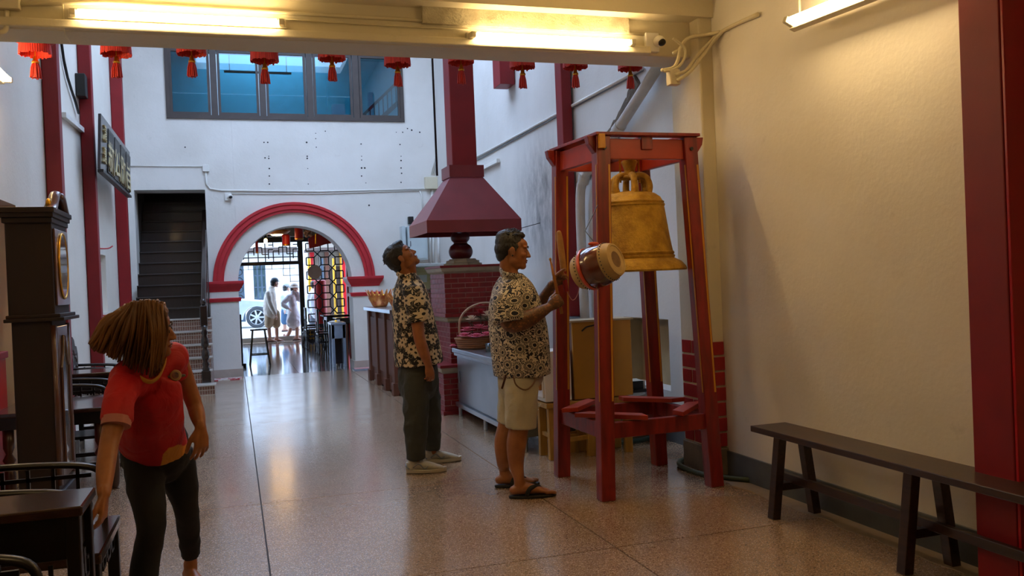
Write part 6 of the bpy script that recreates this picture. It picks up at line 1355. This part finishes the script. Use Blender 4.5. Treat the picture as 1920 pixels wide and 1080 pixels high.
    obj('yellow_collar', tube(BM(), [A(250, 690, 3.84), A(262, 707, 3.80), A(281, 716, 3.79), A(297, 707, 3.82), A(307, 688, 3.86), A(312, 670, 3.90)], [(.011, .005)]*6, 8, side=(0, 0, 1), sub=4), mat('mustard_trim', 'b8801e', .7), s, smooth=True)
    obj('rolled_cuff', tube(BM(), [A(219, 784, 3.695), A(217, 799, 3.68)], [(.055, .055), (.054, .054)], 20), mat('cuff_lining', 'b8746a', .7), s, smooth=2)
    e = PY(329, 704, 3.90); q = Matrix(((.9, .1, .25), (-.25, 0, -.95), (0, 1, 0))) 
    em = obj('crest_badge', lathe(BM(), [(.0001, .008), (.021, .006), (.024, 0)], e, 22, orient((.1, -.95, .2), (1, 0, 0)) @ rot('Y', 90)), mat('badge_gold', 'b89a6a', .5), s, smooth=2)
    obj('badge_centre', lathe(BM(), [(.0001, .012), (.013, .010), (.014, .006)], e, 18, orient((.1, -.95, .2), (1, 0, 0)) @ rot('Y', 90)), mat('badge_pink', 'a07068', .6, c2='5a4448', scale=60, amt=1.), em)
    for sd_ in (-1, 1): obj('badge_ribbon', ell(BM(), e+V((sd_*.028, .002+sd_*.006, -.003)), (.012, .004, .006)), mat('badge_grey', '7a7464', .6), em, smooth=True)
    m_bp = mat('black_trousers', '070607', .85, c2='0d0c0f', scale=8, bump=.2, bscale=30); b = BM()
    limb(b, [A(288, 812, 4.14), A(290, 835, 4.18), A(292, 862, 4.22)], [(.135, .10), (.145, .11), (.145, .11)], side=(1, -.2, 0), seg=24)
    cloth(b, [A(268, 850, 4.2), A(274, 915, 4.10), kr, A(274, 1040, 4.0), A(268, 1098, 3.98)], [.082, .076, .056, .056, .054], seg=20); cloth(b, [A(325, 845, 4.25), A(340, 905, 4.28), kl, A(354, 1000, 4.36), A(357, 1040, 4.43)], [.08, .072, .054, .047, .043], seg=20)
    obj('trousers', remesh(b, .007, 3, .005, 10, (1, 1, .8), 1), m_bp, root, smooth=True)
    for hh, fd in ((hr, V((.35, -.95, 0))), (hl, V((.35, -.93, 0)))): fd.normalize(); obj('sandal_sole', tube(BM(), [V((hh.x, hh.y, .012)), V((hh.x, hh.y, .012))+fd*.12, V((hh.x, hh.y, .012))+fd*.23], [(.034, .011), (.036, .011), (.038, .011)], 12, side=V((0, 0, 1)).cross(fd), sub=3, round_=True), m_rub, root, smooth=True)
woman()

# ---------------------------------------------------------------- far people at the street door
def far_person(label, Y, cx, yt, yf, top, bottom, build):
    H = PY(cx, yt, Y).z; base = PY(cx, yf, Y).z; s = (H-base)/1.74
    root = thing('person', label, 'person', (PY(cx, yf, Y).x, Y, base)); return root, s
m_sk3 = skin_mat('fair_skin', 'b98a74', 'a07058')
def fp(label, Y, head_px, headfwd, torso, torso_r, arms, legs, mshirt, mlow, shorts, hat=None, feet=(1, 0, 0), dress=None, hs=1., haircol=None):
    A = lambda x, y, dy=0: PY(x, y, Y+dy)
    feetp = [A(*l[-1]) for l in legs]; z0 = min(p.z for p in feetp)
    root = thing('person', label, 'person', (feetp[0].x, Y, z0)); b = BM(); c = A(*head_px); P, R = head(b, c, headfwd, (0, 0, 1), hs)
    limb(b, [P(-.03, 0, -.05), A(*torso[0])], [.05, .06])
    for a_ in arms: limb(b, [A(*q) for q in a_], [.05, .042, .03][:len(a_)]); hand(b, A(*a_[-1]), A(*a_[-1])-A(*a_[-2]), (-1, 0, 0), (0, -1, 0), 1., (20, 30, 20), .05)
    for l in legs:
        limb(b, [A(*q) for q in l[:-1]]+[A(*l[-1])+V((0, 0, .06))], [.075, .055, .05, .035][:len(l)]); h = A(*l[-1])-V(feet)*.08; h.z = A(*l[-1]).z; bare_foot(b, h, feet, 1.)
    obj('body', remesh(b, .009, 1), m_sk3, root, smooth=True)
    b = BM(); limb(b, [A(*q) for q in torso], torso_r, seg=20)
    for a_ in arms:
        e_ = [A(*q) for q in a_]; e_[-1] = e_[-1].lerp(e_[-2], .12); limb(b, e_, [.075, .065, .05][:len(a_)])
    obj('dress' if dress else 'shirt', remesh(b, .014, 2, .008, 8), mshirt, root, smooth=True)
    if not dress:
        b = BM(); t_ = torso[-1]; limb(b, [A(*t_)+V((0, 0, .12)), A(*t_)], [.16, .16]); 
        for l in legs: limb(b, [A(*l[0])+V((0, 0, .0)), A(*l[0]).lerp(A(*l[1]), .5), A(*l[1])], [.125, .12, .115])
        obj('shorts', remesh(b, .014, 2), mlow, root, smooth=True)
    for l in legs: hz = A(*l[-1])-V(feet)*.09; hz.z = A(*l[-1]).z-.02; obj('shoe', tube(BM(), [hz+V((0, 0, .03)), hz+V(feet)*.14+V((0, 0, .03)), hz+V(feet)*.25+V((0, 0, .02))], [(.045, .03), (.05, .025), (.045, .02)], 10, side=V((0, 0, 1)).cross(V(feet)), sub=2, round_=True), mat('brown_shoe', '5a3a34', .6), root, smooth=True)
    b = BM()
    for q, r in (((-.035, 0, .04), (.09, .082, .085)), ((-.06, 0, -.02), (.06, .07, .07))): ell(b, P(*q), r, R, 18, 12)
    obj('hair', b, haircol or m_hairb, root, smooth=True)
    if hat:
        f = obj('hat', lathe(BM(), [(.105, .04), (.10, .09), (.08, .13), (.04, .15), (.001, .155)], c, 20, R), hat[0], root, smooth=True)
        obj('brim', lathe(BM(), [(.10, .045), (hat[1], hat[2]), (hat[1], hat[2]+.01), (.09, .06)], c+R @ V((hat[3], 0, 0)), 20, R), hat[0], f, smooth=True)
    return root
fp('man outside in loose beige shirt, tan shorts and flat cap', 24.35, (515, 531), (.85, .4, 0), [(509, 541), (507, 550), (506, 570), (507, 588)], [(.12, .08), (.21, .13), (.22, .17), (.22, .17)],
   [[(503, 550, -.2), (507, 570, -.26), (517, 590, -.25)], [(508, 550, .2), (510, 572, .25), (514, 590, .22)]], [[(505, 588, -.05), (504, 608, -.05), (505, 624, -.05), (507, 641, -.05)], [(516, 588, .1), (518, 608, .1), (519, 624, .1), (520, 640, .1)]],
   mat('beige_linen', 'cfc6b8', .8), mat('tan_shorts', 'b8a080', .8), True, (mat('navy_cap', '2b3a44', .7), .125, .045, .03), (.98, -.1, 0))
fp('woman outside in white dress and sun hat, hand on hip', 24.5, (552, 541), (.8, -.4, 0), [(549, 549), (548, 558), (549, 575), (551, 590), (551, 603)], [(.11, .07), (.17, .10), (.15, .12), (.20, .17), (.22, .2)],
   [[(543, 556, -.1), (531, 570, -.15), (541, 578, -.2)], [(555, 556, .1), (562, 562, 0), (557, 548, -.1)]], [[(549, 598, .05), (545, 616, .1), (540, 628, .15), (536, 634, .2)], [(555, 600, -.05), (557, 618, -.05), (557, 628, -.05), (557, 638, -.05)]],
   mat('white_cotton', 'd9d6dc', .8), None, False, (mat('straw_hat', 'b9b0a4', .8), .17, .02, 0), (.9, -.4, 0), True, .95, mat('dark_brown_hair', '3a2c26', .6))
fp('person outside in pale shirt and blue shorts behind the white dress', 26.8, (537, 541), (.7, .6, 0), [(536, 549), (536, 556), (537, 572), (538, 582)], [(.12, .08), (.2, .12), (.18, .14), (.18, .14)],
   [[(530, 556, -.2), (529, 570, -.2), (533, 580, -.2)], [(541, 556, .2), (543, 570, .2), (542, 580, .2)]], [[(535, 583), (534, 602), (534, 612), (535, 621)], [(542, 583, .1), (545, 602, .1), (547, 612, .1), (551, 619, .1)]],
   mat('pale_blue_shirt', 'c4d0d4', .8), mat('blue_denim', '3b5a78', .8), True, (mat('grey_cap', '8a8f92', .7), .12, .045, .03), (.9, -.2, 0))
fp('person with dark hair and white shirt outside behind lattice', 25.6, (589, 534), (.6, .7, 0), [(588, 545), (588, 553), (590, 572), (591, 590)], [(.12, .08), (.2, .12), (.18, .14), (.18, .14)],
   [[(580, 553, -.2), (577, 572, -.2), (580, 590, -.2)], [(594, 553, .2), (597, 572, .2), (598, 588, .2)]], [[(588, 592), (587, 610), (587, 622), (588, 634)], [(594, 592, .1), (596, 610, .1), (596, 622, .1), (596, 633, .1)]],
   mat('white_tee', 'd4d8dc', .8), mat('grey_trousers', '5a6068', .8), True, None, (.5, .8, 0))
